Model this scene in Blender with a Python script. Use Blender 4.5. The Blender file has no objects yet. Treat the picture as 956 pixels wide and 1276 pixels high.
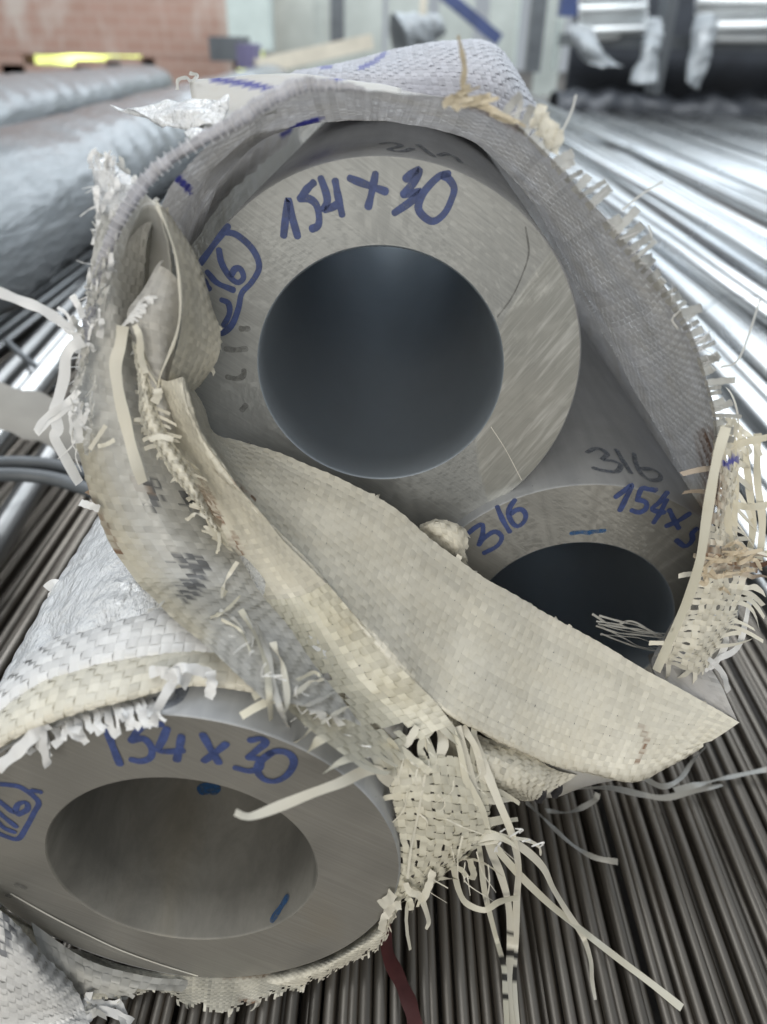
import bpy, math, random
import numpy as np
from mathutils import Matrix, Vector

random.seed(7)
RNG = np.random.default_rng(11)
SC = bpy.context.scene
COL = SC.collection

# ------------------------------------------------------------------ camera
FPX, PITCH, ROLL, EYE = 940.1, math.radians(32.19), math.radians(1.587), 0.33
IW, IH = 956.0, 1276.0
_F = np.array([0, math.cos(PITCH), -math.sin(PITCH)])
_U0 = np.array([0, math.sin(PITCH), math.cos(PITCH)])
_X0 = np.array([1.0, 0, 0])
_X = _X0 * math.cos(ROLL) + _U0 * math.sin(ROLL)
_U = -_X0 * math.sin(ROLL) + _U0 * math.cos(ROLL)
CAMP = np.array([0, 0, EYE])

cd = bpy.data.cameras.new("camera")
cam = bpy.data.objects.new("camera", cd)
COL.objects.link(cam)
cd.sensor_fit = 'VERTICAL'
cd.sensor_height = 24.0
cd.lens = FPX / IH * 24.0
cd.clip_start, cd.clip_end = 0.01, 200
cd.dof.use_dof = True
cd.dof.focus_distance = 0.292
cd.dof.aperture_fstop = 5.2
cam.matrix_world = Matrix(((_X[0], _U[0], -_F[0], 0), (_X[1], _U[1], -_F[1], 0), (_X[2], _U[2], -_F[2], EYE), (0, 0, 0, 1)))
SC.camera = cam

# ------------------------------------------------------------------ light
W = bpy.data.worlds.new("World")
SC.world = W
W.use_nodes = True
W.node_tree.nodes["Background"].inputs[0].default_value = (0.84, 0.92, 1.0, 1)
W.node_tree.nodes["Background"].inputs[1].default_value = 0.40


def area(name, loc, target, sx, sy, power, col):
    l = bpy.data.lights.new(name, 'AREA')
    l.shape = 'RECTANGLE'
    l.size, l.size_y, l.energy, l.color = sx, sy, power, col
    o = bpy.data.objects.new(name, l)
    COL.objects.link(o)
    o.location = loc
    o.rotation_euler = (Vector(target) - Vector(loc)).to_track_quat('-Z', 'Y').to_euler()
    return o


area("open_bay_light", (2.3, 6.5, 3.4), (0.3, 0.4, 0.2), 8, 4.2, 270, (0.82, 0.92, 1.0))
area("far_fill_light", (0.4, 3.4, 4.4), (0.4, 6.0, 0), 9.0, 1.4, 560, (0.93, 0.97, 1.0))  # added fill lamp, brightens the back wall and the rack
area("overhead_fill_light", (-1.5, 0.8, 4.0), (0, 0.4, 0), 3.2, 1.8, 66, (0.93, 0.97, 1.0))  # unseen fill lamp added overhead to lift the film and upper cloth
area("front_fill_light", (-0.4, -3.2, 1.5), (0, 0.3, 0.15), 3.0, 2.2, 100, (1.0, 0.955, 0.86))  # fill lamp added behind the camera for the front surfaces

vs = SC.view_settings
vs.view_transform = 'Standard'
vs.look = 'None'
vs.exposure = 0.10
vs.gamma = 1.0
vs.use_curve_mapping = False
SC.cycles.max_bounces = 10
SC.cycles.glossy_bounces = 8
SC.cycles.sample_clamp_indirect = 6.0
SC.cycles.caustics_reflective = False
SC.cycles.caustics_refractive = False
try:
    SC.cycles.use_denoising = True
except Exception:
    pass


# ------------------------------------------------------------------ helpers
def ray(px, py):
    px = np.asarray(px, float)
    py = np.asarray(py, float)
    return _F * FPX + _X * (px[..., None] - 478) - _U * (py[..., None] - 638)


def at(px, py, D):
    """point seen at photo position (px, py), D metres ahead of the eye"""
    d = ray(px, py)
    t = np.asarray(D, float) / d[..., 1]
    near = np.asarray(D, float) < 0.6
    tg = np.where(d[..., 2] < 0, (EYE - 0.0035) / np.maximum(-d[..., 2], 1e-9), 1e9)   # never below the rods it lies on
    t = np.where(near, np.minimum(t, tg), t)
    return CAMP + d * t[..., None]


MW = {}


def empty(name, loc=(0, 0, 0), rot=None):
    o = bpy.data.objects.new(name, None)
    COL.objects.link(o)
    m = Matrix.Translation(loc)
    if rot is not None:
        m = m @ rot
    o.matrix_basis = m
    o.empty_display_size = 0.02
    MW[o] = m
    return o


def tag(o, label=None, cat=None, group=None, kind=None):
    if label: o["label"] = label
    if cat: o["category"] = cat
    if group: o["group"] = group
    if kind: o["kind"] = kind
    return o


def mesh_obj(name, V, Fc, mat, parent=None, smooth=True, col=None, local=False, origin=None):
    V = np.asarray(V, float)
    m = MW[parent] if parent is not None else Matrix.Identity(4)
    if parent is None and origin is not None:
        m = Matrix.Translation(origin)
    if not local:
        mi = np.array(m.inverted())
        V = V @ mi[:3, :3].T + mi[:3, 3]
    me = bpy.data.meshes.new(name)
    if isinstance(Fc, np.ndarray) and Fc.ndim == 2:
        n, k = Fc.shape
        me.vertices.add(len(V))
        me.vertices.foreach_set("co", V.ravel())
        me.loops.add(n * k)
        me.loops.foreach_set("vertex_index", Fc.ravel().astype(np.int32))
        me.polygons.add(n)
        me.polygons.foreach_set("loop_start", np.arange(0, n * k, k, dtype=np.int32))
        me.update(calc_edges=True)
    else:
        me.from_pydata([tuple(v) for v in V], [], [tuple(int(i) for i in f) for f in Fc])
        me.update()
    if smooth:
        me.polygons.foreach_set("use_smooth", [True] * len(me.polygons))
    if col is not None:
        a = me.attributes.new("tone", 'FLOAT_COLOR', 'POINT')
        c = np.ones((len(V), 4))
        c[:, :3] = col
        a.data.foreach_set("color", c.ravel())
    me.materials.append(mat)
    o = bpy.data.objects.new(name, me)
    COL.objects.link(o)
    if parent is not None:
        o.parent = parent
    elif origin is not None:
        o.location = origin
    MW[o] = m
    return o


def cr(P, t):
    """Catmull-Rom through the rows of P at parameters t in [0, n-1]"""
    P = np.asarray(P, float)
    n = len(P)
    if n == 2:
        return P[0] + (P[1] - P[0]) * np.asarray(t, float).reshape((-1,) + (1,) * (P.ndim - 1))
    E = np.concatenate([[2 * P[0] - P[1]], P, [2 * P[-1] - P[-2]]])
    t = np.clip(np.asarray(t, float), 0, n - 1)
    i = np.minimum(t.astype(int), n - 2)
    f = (t - i).reshape((-1,) + (1,) * (P.ndim - 1))
    a, b, c, d = E[i], E[i + 1], E[i + 2], E[i + 3]
    return 0.5 * (2 * b + (c - a) * f + (2 * a - 5 * b + 4 * c - d) * f ** 2 + (3 * b - a - 3 * c + d) * f ** 3)


def nrm(v):
    return v / np.maximum(np.linalg.norm(v, axis=-1, keepdims=True), 1e-12)


def snoise(P, scale, seed=0, octaves=3):
    """cheap smooth noise in [-1, 1] from sums of sines"""
    r = np.random.default_rng(seed)
    out = np.zeros(P.shape[:-1])
    amp, tot = 1.0, 0
    for o in range(octaves):
        for _ in range(4):
            k = r.normal(size=3) * scale * (2 ** o)
            out += amp * np.sin(P @ k + r.uniform(0, 6.28)) / 4
        tot += amp
        amp *= 0.55
    return out / tot * 1.6


def inpoly(x, y, poly):
    x = np.asarray(x); y = np.asarray(y)
    c = np.zeros(x.shape, bool)
    n = len(poly)
    for i in range(n):
        x1, y1 = poly[i]; x2, y2 = poly[(i + 1) % n]
        hit = ((y1 > y) != (y2 > y)) & (x < (x2 - x1) * (y - y1) / ((y2 - y1) if y2 != y1 else 1e-9) + x1)
        c ^= hit
    return c


def seg_dist(x, y, pl):
    d = np.full(np.shape(x), 1e9)
    for (x1, y1), (x2, y2) in zip(pl[:-1], pl[1:]):
        vx, vy = x2 - x1, y2 - y1
        t = np.clip(((x - x1) * vx + (y - y1) * vy) / (vx * vx + vy * vy + 1e-9), 0, 1)
        d = np.minimum(d, np.hypot(x - x1 - t * vx, y - y1 - t * vy))
    return d


# ------------------------------------------------------------------ materials
def new_mat(name):
    m = bpy.data.materials.new(name)
    m.use_nodes = True
    nt = m.node_tree
    b = nt.nodes["Principled BSDF"]
    return m, nt, b


def node(nt, t, **kw):
    n = nt.nodes.new(t)
    for k, v in kw.items():
        if k.startswith("i_"):
            n.inputs[k[2:].replace("_", " ")].default_value = v
        else:
            setattr(n, k, v)
    return n


def ramp(nt, src, stops):
    r = nt.nodes.new("ShaderNodeValToRGB")
    els = r.color_ramp.elements
    while len(els) > 1: els.remove(els[-1])
    for i, (p, c) in enumerate(stops):
        e = els[0] if i == 0 else els.new(p)
        e.position = p
        e.color = (*c, 1) if len(c) == 3 else c
    nt.links.new(src, r.inputs[0])
    return r


def coords(nt, scale=(1, 1, 1), rot=(0, 0, 0), out="Object"):
    tc = nt.nodes.new("ShaderNodeTexCoord")
    mp = nt.nodes.new("ShaderNodeMapping")
    mp.inputs["Scale"].default_value = scale
    mp.inputs["Rotation"].default_value = rot
    nt.links.new(tc.outputs[out], mp.inputs[0])
    return mp.outputs[0]


def mixc(nt, fac, a, b, mode='MIX'):
    m = nt.nodes.new("ShaderNodeMix")
    m.data_type = 'RGBA'
    m.blend_type = mode
    for sock, v in ((m.inputs[0], fac), (m.inputs[6], a), (m.inputs[7], b)):
        if hasattr(v, "is_output") or isinstance(v, bpy.types.NodeSocket):
            nt.links.new(v, sock)
        elif isinstance(v, (int, float)):
            sock.default_value = v
        else:
            sock.default_value = (*v, 1) if len(v) == 3 else v
    return m.outputs[2]


def noise(nt, vec, scale, detail=4, rough=0.55, dist=0.0):
    n = nt.nodes.new("ShaderNodeTexNoise")
    n.inputs["Scale"].default_value = scale
    n.inputs["Detail"].default_value = detail
    n.inputs["Roughness"].default_value = rough
    n.inputs["Distortion"].default_value = dist
    nt.links.new(vec, n.inputs["Vector"])
    return n.outputs["Fac"]


def bump(nt, h, strength, dist, bsdf, prev=None):
    b = nt.nodes.new("ShaderNodeBump")
    b.inputs["Strength"].default_value = strength
    b.inputs["Distance"].default_value = dist
    nt.links.new(h, b.inputs["Height"])
    if prev is not None: nt.links.new(prev, b.inputs["Normal"])
    if bsdf is not None: nt.links.new(b.outputs[0], bsdf.inputs["Normal"])
    return b.outputs[0]


def fabric_mat(name, base, transl=0.25, rough=0.42, dirt=0.5):
    m, nt, b = new_mat(name)
    at_ = node(nt, "ShaderNodeAttribute", attribute_name="tone")
    v = coords(nt)
    n1 = noise(nt, v, 55, 5, 0.6, 0.4)
    d = ramp(nt, n1, [(0.35, (1, 1, 1)), (0.62, (0.93, 0.91, 0.86)), (0.8, (0.80, 0.74, 0.64))])
    c = mixc(nt, 1.0, (*base, 1), at_.outputs["Color"], 'MULTIPLY')
    c = mixc(nt, dirt, c, d.outputs[0], 'MULTIPLY')
    nt.links.new(c, b.inputs["Base Color"])
    b.inputs["Roughness"].default_value = rough
    b.inputs["Specular IOR Level"].default_value = 0.45
    n2 = noise(nt, coords(nt), 900, 3, 0.6)
    bump(nt, n2, 0.12, 0.0004, b)
    tr = nt.nodes.new("ShaderNodeBsdfTranslucent")
    nt.links.new(c, tr.inputs[0])
    mx = nt.nodes.new("ShaderNodeMixShader")
    mx.inputs[0].default_value = transl
    nt.links.new(b.outputs[0], mx.inputs[1])
    nt.links.new(tr.outputs[0], mx.inputs[2])
    nt.links.new(mx.outputs[0], nt.nodes["Material Output"].inputs[0])
    return m


M_FAB = fabric_mat("woven_plastic", (0.76, 0.73, 0.64))
M_FABY = fabric_mat("woven_plastic_yellowed", (0.69, 0.665, 0.565), 0.22, 0.36, 0.6)
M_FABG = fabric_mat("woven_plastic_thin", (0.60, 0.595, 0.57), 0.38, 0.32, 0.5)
M_FABW = fabric_mat("woven_plastic_clean", (0.80, 0.80, 0.80), 0.25, 0.30, 0.25)
M_FABD = fabric_mat("woven_plastic_dusty", (0.72, 0.71, 0.69), 0.52, 0.5, 0.7)


M_FABS = fabric_mat("woven_plastic_sleeve", (0.68, 0.67, 0.67), 0.46, 0.42, 0.55)
M_FABT = fabric_mat("woven_plastic_glint", (0.74, 0.74, 0.77), 0.6, 0.35, 0.35)
M_HEM = fabric_mat("woven_plastic_hem", (0.62, 0.62, 0.66), 0.45, 0.22, 0.4)
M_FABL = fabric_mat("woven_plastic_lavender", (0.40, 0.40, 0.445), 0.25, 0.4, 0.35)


def film_mat():
    m, nt, b = new_mat("crinkled_film")
    b.inputs["Base Color"].default_value = (0.86, 0.87, 0.88, 1)
    b.inputs["Roughness"].default_value = 0.16
    b.inputs["Specular IOR Level"].default_value = 0.6
    b.inputs["Coat Weight"].default_value = 0.4
    b.inputs["Coat Roughness"].default_value = 0.08
    v = coords(nt, (1, 0.55, 1))
    n = noise(nt, v, 95, 5, 0.62, 0.35)
    n2 = noise(nt, coords(nt, (1, 0.6, 1), (0, 0, .4)), 260, 4, 0.65, 0.3)
    p = bump(nt, n, 1.0, 0.008, None)
    bump(nt, n2, 0.6, 0.0022, b, p)
    r = ramp(nt, n2, [(0.3, (0.12,) * 3), (0.8, (0.34,) * 3)])
    nt.links.new(r.outputs[0], b.inputs["Roughness"])
    tr = nt.nodes.new("ShaderNodeBsdfTranslucent")
    tr.inputs[0].default_value = (0.8, 0.82, 0.84, 1)
    mx = nt.nodes.new("ShaderNodeMixShader")
    mx.inputs[0].default_value = 0.25
    nt.links.new(b.outputs[0], mx.inputs[1])
    nt.links.new(tr.outputs[0], mx.inputs[2])
    nt.links.new(mx.outputs[0], nt.nodes["Material Output"].inputs[0])
    return m


M_FILM = film_mat()


def plain(name, col, rough=0.6, metal=0.0, nscale=30, var=0.12, bstr=0.1):
    m, nt, b = new_mat(name)
    n = noise(nt, coords(nt), nscale, 5, 0.6, 0.3)
    lo = tuple(max(0, c * (1 - var)) for c in col)
    hi = tuple(min(1, c * (1 + var)) for c in col)
    r = ramp(nt, n, [(0.3, lo), (0.7, hi)])
    nt.links.new(r.outputs[0], b.inputs["Base Color"])
    b.inputs["Roughness"].default_value = rough
    b.inputs["Metallic"].default_value = metal
    if bstr: bump(nt, n, bstr, 0.003, b)
    return m


def face_mat(name, tone, seed, wedge):
    """sawn, ground pipe end: saw lines in two directions, a differently ground wedge, smears and specks"""
    m, nt, b = new_mat(name)
    tc = nt.nodes.new("ShaderNodeTexCoord")
    def mp(sc, rot, loc=(0, 0, 0)):
        r_ = nt.nodes.new("ShaderNodeMapping")
        r_.inputs["Rotation"].default_value = rot
        nt.links.new(tc.outputs["Object"], r_.inputs[0])
        q = nt.nodes.new("ShaderNodeMapping")
        q.inputs["Scale"].default_value = sc
        q.inputs["Location"].default_value = loc
        nt.links.new(r_.outputs[0], q.inputs[0])
        return q.outputs[0]
    l1 = noise(nt, mp((8, 8, 420), (0, math.radians(-34), 0), (seed, 0, 0)), 3.0, 4, 0.6)
    l2 = noise(nt, mp((6, 6, 520), (0, math.radians(52), 0), (0, 0, seed)), 3.0, 4, 0.6)
    big = noise(nt, mp((1, 1, 1), (0, 0, 0), (seed, seed, 0)), 22, 4, 0.55, 0.6)
    # wedge mask: a big circle off to one side, plus soft streaks
    sx = nt.nodes.new("ShaderNodeSeparateXYZ")
    nt.links.new(tc.outputs["Object"], sx.inputs[0])
    def math_(op, a, c=None):
        n = nt.nodes.new("ShaderNodeMath")
        n.operation = op
        for i, v in enumerate((a, c)):
            if v is None: continue
            if isinstance(v, (int, float)): n.inputs[i].default_value = v
            else: nt.links.new(v, n.inputs[i])
        return n.outputs[0]
    cx, cz, rad = wedge
    dx = math_('SUBTRACT', sx.outputs[0], cx)
    dz = math_('SUBTRACT', sx.outputs[2], cz)
    dd = math_('SQRT', math_('ADD', math_('MULTIPLY', dx, dx), math_('MULTIPLY', dz, dz)))
    dd = math_('ADD', dd, math_('MULTIPLY', math_('SUBTRACT', big, 0.5), 0.006))
    wm = ramp(nt, math_('MULTIPLY', dd, 1.0 / rad), [(0.0, (1,) * 3), (0.985, (1,) * 3), (0.999, (0,) * 3)]).outputs[0]
    lines = mixc(nt, wm, l1, l2)
    t = tone
    c = ramp(nt, lines, [(0.32, tuple(x * 0.90 for x in t)), (0.55, t), (0.70, tuple(min(1, x * 1.09) for x in t))]).outputs[0]
    c2 = ramp(nt, big, [(0.3, (0.86, 0.87, 0.88)), (0.6, (1, 1, 1)), (0.75, (1.0, 0.97, 0.92))]).outputs[0]
    c = mixc(nt, 1.0, c, c2, 'MULTIPLY')
    c = mixc(nt, math_('MULTIPLY', wm, 0.75), c, mixc(nt, 1.0, c, (1.30, 1.29, 1.24), 'MULTIPLY'))
    st = noise(nt, mp((14, 14, 150), (0, math.radians(58), 0), (0, 0, 3)), 2.0, 3, .6)
    c = mixc(nt, math_('MULTIPLY', wm, ramp(nt, st, [(.5, (0, 0, 0)), (.72, (.8, .8, .8))]).outputs[0]), c, tuple(min(1, x * 1.9) for x in tone))
    nt.links.new(c, b.inputs["Base Color"])
    b.inputs["Metallic"].default_value = 0.75
    r = ramp(nt, big, [(0.3, (0.46,) * 3), (0.7, (0.62,) * 3)]).outputs[0]
    r = mixc(nt, wm, r, (0.33,) * 3)
    nt.links.new(r, b.inputs["Roughness"])
    b.inputs["Anisotropic"].default_value = 0.3
    bump(nt, lines, 0.07, 0.0006, b)
    return m


def pipe_mat():
    m, nt, b = new_mat("stainless_pipe")
    v = coords(nt, (1, 0.12, 1))
    n = noise(nt, v, 90, 5, 0.6, 0.2)
    n2 = noise(nt, coords(nt), 14, 5, 0.6, 0.8)
    c = ramp(nt, n, [(0.3, (0.40, 0.41, 0.43)), (0.7, (0.52, 0.53, 0.54))]).outputs[0]
    c = mixc(nt, 0.6, c, ramp(nt, n2, [(0.35, (0.72, 0.72, 0.70)), (0.65, (1, 1, 1))]).outputs[0], 'MULTIPLY')
    nt.links.new(c, b.inputs["Base Color"])
    sp = noise(nt, coords(nt), 480, 3, .7)
    c = mixc(nt, ramp(nt, sp, [(.70, (0, 0, 0)), (.74, (.8, .8, .8))]).outputs[0], c, (.08, .08, .08))
    nt.links.new(c, b.inputs["Base Color"])
    b.inputs["Metallic"].default_value = 0.5
    b.inputs["Roughness"].default_value = 0.5
    bump(nt, n2, 0.1, 0.002, b)
    return m


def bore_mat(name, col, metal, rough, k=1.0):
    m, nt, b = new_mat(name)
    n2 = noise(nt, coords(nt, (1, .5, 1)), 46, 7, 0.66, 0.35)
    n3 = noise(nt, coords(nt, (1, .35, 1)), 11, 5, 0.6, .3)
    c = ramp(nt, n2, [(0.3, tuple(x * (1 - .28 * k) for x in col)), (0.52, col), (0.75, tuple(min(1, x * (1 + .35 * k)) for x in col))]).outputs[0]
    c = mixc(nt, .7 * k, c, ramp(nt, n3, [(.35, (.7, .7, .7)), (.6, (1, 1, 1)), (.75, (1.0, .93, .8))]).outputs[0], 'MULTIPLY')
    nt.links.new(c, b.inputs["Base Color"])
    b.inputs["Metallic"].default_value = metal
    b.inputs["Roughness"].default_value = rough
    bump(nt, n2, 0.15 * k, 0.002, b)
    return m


def rod_mat(name, col, rough, seed):
    m, nt, b = new_mat(name)
    v = coords(nt, (1, 0.03, 1))
    n = noise(nt, v, 260, 4, 0.6, 0.2)
    n2 = noise(nt, coords(nt, (1, .3, 1)), 9, 4, 0.6, 0.5)
    oi = nt.nodes.new("ShaderNodeObjectInfo")
    c = ramp(nt, n, [(0.3, tuple(x * 0.75 for x in col)), (0.7, col)]).outputs[0]
    c = mixc(nt, 1.0, c, ramp(nt, oi.outputs["Random"], [(0, (0.70, 0.70, 0.70)), (0.5, (0.92, 0.91, 0.90)), (1, (1, 1, 1))]).outputs[0], 'MULTIPLY')
    c = mixc(nt, 0.5, c, ramp(nt, n2, [(0.4, (1, 1, 1)), (0.75, (0.78, 0.72, 0.64))]).outputs[0], 'MULTIPLY')
    nt.links.new(c, b.inputs["Base Color"])
    b.inputs["Metallic"].default_value = 0.95
    rr = ramp(nt, n2, [(0.3, (rough,) * 3), (0.8, (min(1, rough + 0.14),) * 3)]).outputs[0]
    nt.links.new(rr, b.inputs["Roughness"])
    bump(nt, n, 0.06, 0.001, b)
    return m


def ink_mat(name, col, lo=0.0, hi=0.42):
    m, nt, b = new_mat(name)
    v = coords(nt)
    n = noise(nt, v, 420, 4, 0.6, 0.6)
    c = ramp(nt, noise(nt, v, 130, 3), [(.3, tuple(x * .75 for x in col)), (.7, tuple(x * 1.25 for x in col))]).outputs[0]
    nt.links.new(c, b.inputs["Base Color"])
    b.inputs["Roughness"].default_value = 0.45
    tr = nt.nodes.new("ShaderNodeBsdfTransparent")
    mx = nt.nodes.new("ShaderNodeMixShader")
    nt.links.new(ramp(nt, n, [(.35, (lo,) * 3), (.75, (hi,) * 3)]).outputs[0], mx.inputs[0])
    nt.links.new(b.outputs[0], mx.inputs[1]); nt.links.new(tr.outputs[0], mx.inputs[2])
    nt.links.new(mx.outputs[0], nt.nodes["Material Output"].inputs[0])
    return m


M_PIPE = pipe_mat()
M_BORE = bore_mat("pipe_bore_veil_tint", (0.53, 0.58, 0.63), 0.85, 0.46, .12)  # lens veil over the dark bores put into a paler, bluer base
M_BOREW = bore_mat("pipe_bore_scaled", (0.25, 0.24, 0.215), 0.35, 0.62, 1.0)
M_ROD = rod_mat("steel_rod", (0.26, 0.24, 0.215), 0.38, 1)
M_RODB = rod_mat("bright_steel_tube", (0.58, 0.605, 0.625), 0.24, 2)
M_RODL = rod_mat("grey_steel_tube", (0.40, 0.41, 0.42), 0.34, 5)
M_INK = ink_mat("blue_marker_ink", (0.050, 0.075, 0.20))
M_INKF = ink_mat("faded_marker_ink", (0.10, 0.12, 0.16), .25, .75)
M_INKL = ink_mat("light_blue_ink", (0.03, 0.10, 0.24), .1, .7)
M_MARK = ink_mat("grey_scuff", (0.12, 0.12, 0.115), .45, .9)

# ------------------------------------------------------------------ setting: floor under the bars, back of the shed
M_FLOOR = plain("dusty_concrete", (0.16, 0.15, 0.14), 0.85, 0, 6, 0.3, 0.2)
fl = mesh_obj("floor", [(-9, -3, -.075), (9, -3, -.075), (9, 14, -.075), (-9, 14, -.075)], [(0, 1, 2, 3)], M_FLOOR, smooth=False)
tag(fl, "dusty grey concrete floor under the steel bars", kind="structure")


def box_v(x0, x1, y0, y1, z0, z1):
    V = [(x0, y0, z0), (x1, y0, z0), (x1, y1, z0), (x0, y1, z0), (x0, y0, z1), (x1, y0, z1), (x1, y1, z1), (x0, y1, z1)]
    Fc = [(0, 3, 2, 1), (4, 5, 6, 7), (0, 1, 5, 4), (1, 2, 6, 5), (2, 3, 7, 6), (3, 0, 4, 7)]
    return V, Fc


def box(name, x0, x1, y0, y1, z0, z1, mat, parent=None):
    V, Fc = box_v(x0, x1, y0, y1, z0, z1)
    org = ((x0 + x1) / 2, (y0 + y1) / 2, z0)
    return mesh_obj(name, V, Fc, mat, parent, smooth=False, origin=None if parent else org)


def pxbox(name, px0, px1, py0, py1, D, depth, mat, parent=None):
    a = at(px0, py1, D)
    b = at(px1, py0, D)
    return box(name, a[0], b[0], D, D + depth, a[2], b[2], mat, parent)


def tube_mesh(name, R, L, seg=14, r=0.0):
    """bar or tube along +Y from 0 to L with a small chamfer at each end"""
    V, Fc = [], []
    ch = R * 0.12
    prof = [(R - ch, 0), (R, ch), (R, L - ch), (R - ch, L)]
    if r: prof = [(r, min(0.15, L / 3)), (r, 0)] + prof
    for rad, y in prof:
        for k in range(seg):
            a = 2 * math.pi * k / seg
            V.append((rad * math.cos(a), y, rad * math.sin(a)))
    n = len(prof)
    for i in range(n - 1):
        for k in range(seg):
            k2 = (k + 1) % seg
            Fc.append((i * seg + k, (i + 1) * seg + k, (i + 1) * seg + k2, i * seg + k2))
    if not r: Fc.append(tuple(range(seg)))
    else: Fc.append(tuple(range(seg)))
    Fc.append(tuple(reversed([(n - 1) * seg + k for k in range(seg)])))
    me = bpy.data.meshes.new(name)
    me.from_pydata(V, [], Fc)
    me.polygons.foreach_set("use_smooth", [len(p.vertices) == 4 for p in me.polygons])
    me.update()
    return me


def rod(me, name, loc, yaw, pitch, mat_slot=None):
    o = bpy.data.objects.new(name, me)
    COL.objects.link(o)
    o.location = loc
    o.rotation_euler = (pitch, random.uniform(0, 6.28), -yaw)
    o.rotation_mode = 'XYZ'
    m = Matrix.Rotation(-yaw, 4, 'Z') @ Matrix.Rotation(pitch, 4, 'X') @ Matrix.Rotation(random.uniform(0, 6.28), 4, 'Y')
    o.rotation_euler = m.to_euler()
    return o


MEA = tube_mesh("thin_rod", 0.0025, 6.2, 12); MEA.materials.append(M_ROD)
MEB = tube_mesh("thin_rod", 0.0029, 6.2, 12); MEB.materials.append(M_ROD)
MEC = tube_mesh("thin_rod", 0.0022, 6.2, 12); MEC.materials.append(M_ROD)
ME8 = tube_mesh("thin_rod", 0.0040, 6.2, 12); ME8.materials.append(M_ROD)
ME7 = tube_mesh("thin_rod", 0.0034, 6.2, 12); ME7.materials.append(M_ROD)
ME10 = tube_mesh("thin_rod", 0.0049, 6.2, 12); ME10.materials.append(M_ROD)
MET = tube_mesh("steel_tube", 0.0105, 6.0, 16, 0.0088); MET.materials.append(M_RODB)
MEU = tube_mesh("steel_tube", 0.0085, 6.0, 16, 0.007); MEU.materials.append(M_RODB)
MEL = tube_mesh("steel_tube", 0.0085, 6.0, 16, 0.007); MEL.materials.append(M_RODL)
MEM = tube_mesh("steel_tube", 0.0105, 6.0, 16, 0.0088); MEM.materials.append(M_RODL)
MES = tube_mesh("steel_tube", 0.0105, 4.3, 16, 0.0088); MES.materials.append(M_RODB)

# thin rods under and left of the pipes
x = -0.46
while x < 0.262:
    me = random.choice((ME8, ME8, ME7, ME10)) if x < -.15 else random.choice((MEA, MEA, MEB, MEC))
    r = {ME8: .0040, ME7: .0034, ME10: .0049, MEA: .0025, MEB: .0029, MEC: .0022}[me]
    drop = random.choice((0, 0, 0.0005, 0.001, 0.002, 0.0035)) * (1.6 if x < -.15 else 1)
    o = rod(me, "steel_rod", (x + r, -0.55 + random.uniform(-.02, .02), -r - drop), random.gauss(0, 0.0016), 0)
    side = "left of" if x < -0.15 else "beneath"
    tag(o, "thin dull grey steel rod lying %s the wrapped thick pipes" % side, "rod", "thin rods %s the wrapped pipes" % side)
    x += 2 * r + random.choice((0, 0.0001, 0.0003, 0.0008))
# second layer showing in the gaps
x = -0.45
while x < 0.26:
    o = rod(ME10 if x < -.15 else ME8, "steel_rod", (x, -0.5, (-0.0200 if x < -.15 else -.0125) - random.uniform(0, .002)), random.gauss(0, 0.001), 0)
    tag(o, "dark steel rod showing in the gaps of the rod bed's lower layer", "rod", "rods of the lower layer")
    x += 0.0125

# bright tubes to the right
x = 0.275
i = 0
while x < 2.1:
    big = random.random() < .75
    me, r = (MET, .0105) if big else (MEU, .0085)
    z = r - 0.012 + random.choice((0, 0, 0.002, -0.002)) + 0.004 * math.sin(x * 9)
    y0 = -0.55
    if i in (23, 27, 31):
        y0 = 1.15 + 0.09 * (i % 3)
    o = rod(me, "steel_tube", (x + r + 0.02 * 0, y0, z), random.gauss(0.012, 0.004) + (0.02 if x > 1.2 else 0), 0)
    tag(o, "bright polished steel tube in the bed right of the sack", "tube", "bright tubes right of the sack")
    x += 2 * r + random.choice((0.0005, 0.001, 0.003))
    i += 1
x = 0.285
while x < 2.1:
    o = rod(MET, "steel_tube", (x, -0.5, -0.0200), 0.010, 0)
    tag(o, "shaded steel tube in the lower layer right of the sack", "tube", "lower layer tubes right of the sack")
    x += 0.026
# a few loose tubes lying across the top of the bed at a slight angle
for k, (xx, yaw, zz) in enumerate(((0.52, 0.075, .024), (0.545, 0.078, .024), (0.64, 0.085, .026), (0.80, 0.10, .026), (0.825, 0.10, .027), (0.95, 0.03, .026))):
    o = rod(MES, "steel_tube", (xx, 0.55 + 0.08 * (k % 3), zz), yaw - 0.10, 0.002)
    tag(o, "loose bright steel tube lying askew on the tube bed, %s counted from the sack" % ("first", "second", "third", "fourth", "fifth", "sixth")[k], "tube", "loose tubes on the tube bed")

# left: rods behind the sack and a pair of bright bars
x = -1.75
while x < -0.47:
    o = rod(MEL, "steel_tube", (x, -0.4, 0.0085 - .012 + random.choice((0, 0.002, -0.004))), random.gauss(0, .003), 0)
    tag(o, "grey steel tube in the bed left of the sack", "tube", "tubes left of the sack")
    x += random.choice((0.018, 0.0195, 0.022))
for k, (xx, zz, d) in enumerate(((-.232, .065, 0), (-.262, .045, 0), (-.290, .020, 0), (-.212, .026, 0), (-.315, .02, 0))):
    o = rod(MET if k < 1 else MEM, "steel_tube", (xx - .165 * 0, -0.2, zz), -0.09, 0)
    tag(o, ["bright steel tube raised beside the film wrapped bundle, uppermost of the slanted ones",
            "bright steel tube just below the uppermost slanted one", "third slanted steel tube from the top beside the bundle",
            "slanted steel tube half hidden behind the sack's left edge", "lowest slanted steel tube beside the film wrapped bundle"][k], "tube", "slanted tubes left of the sack")


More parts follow.
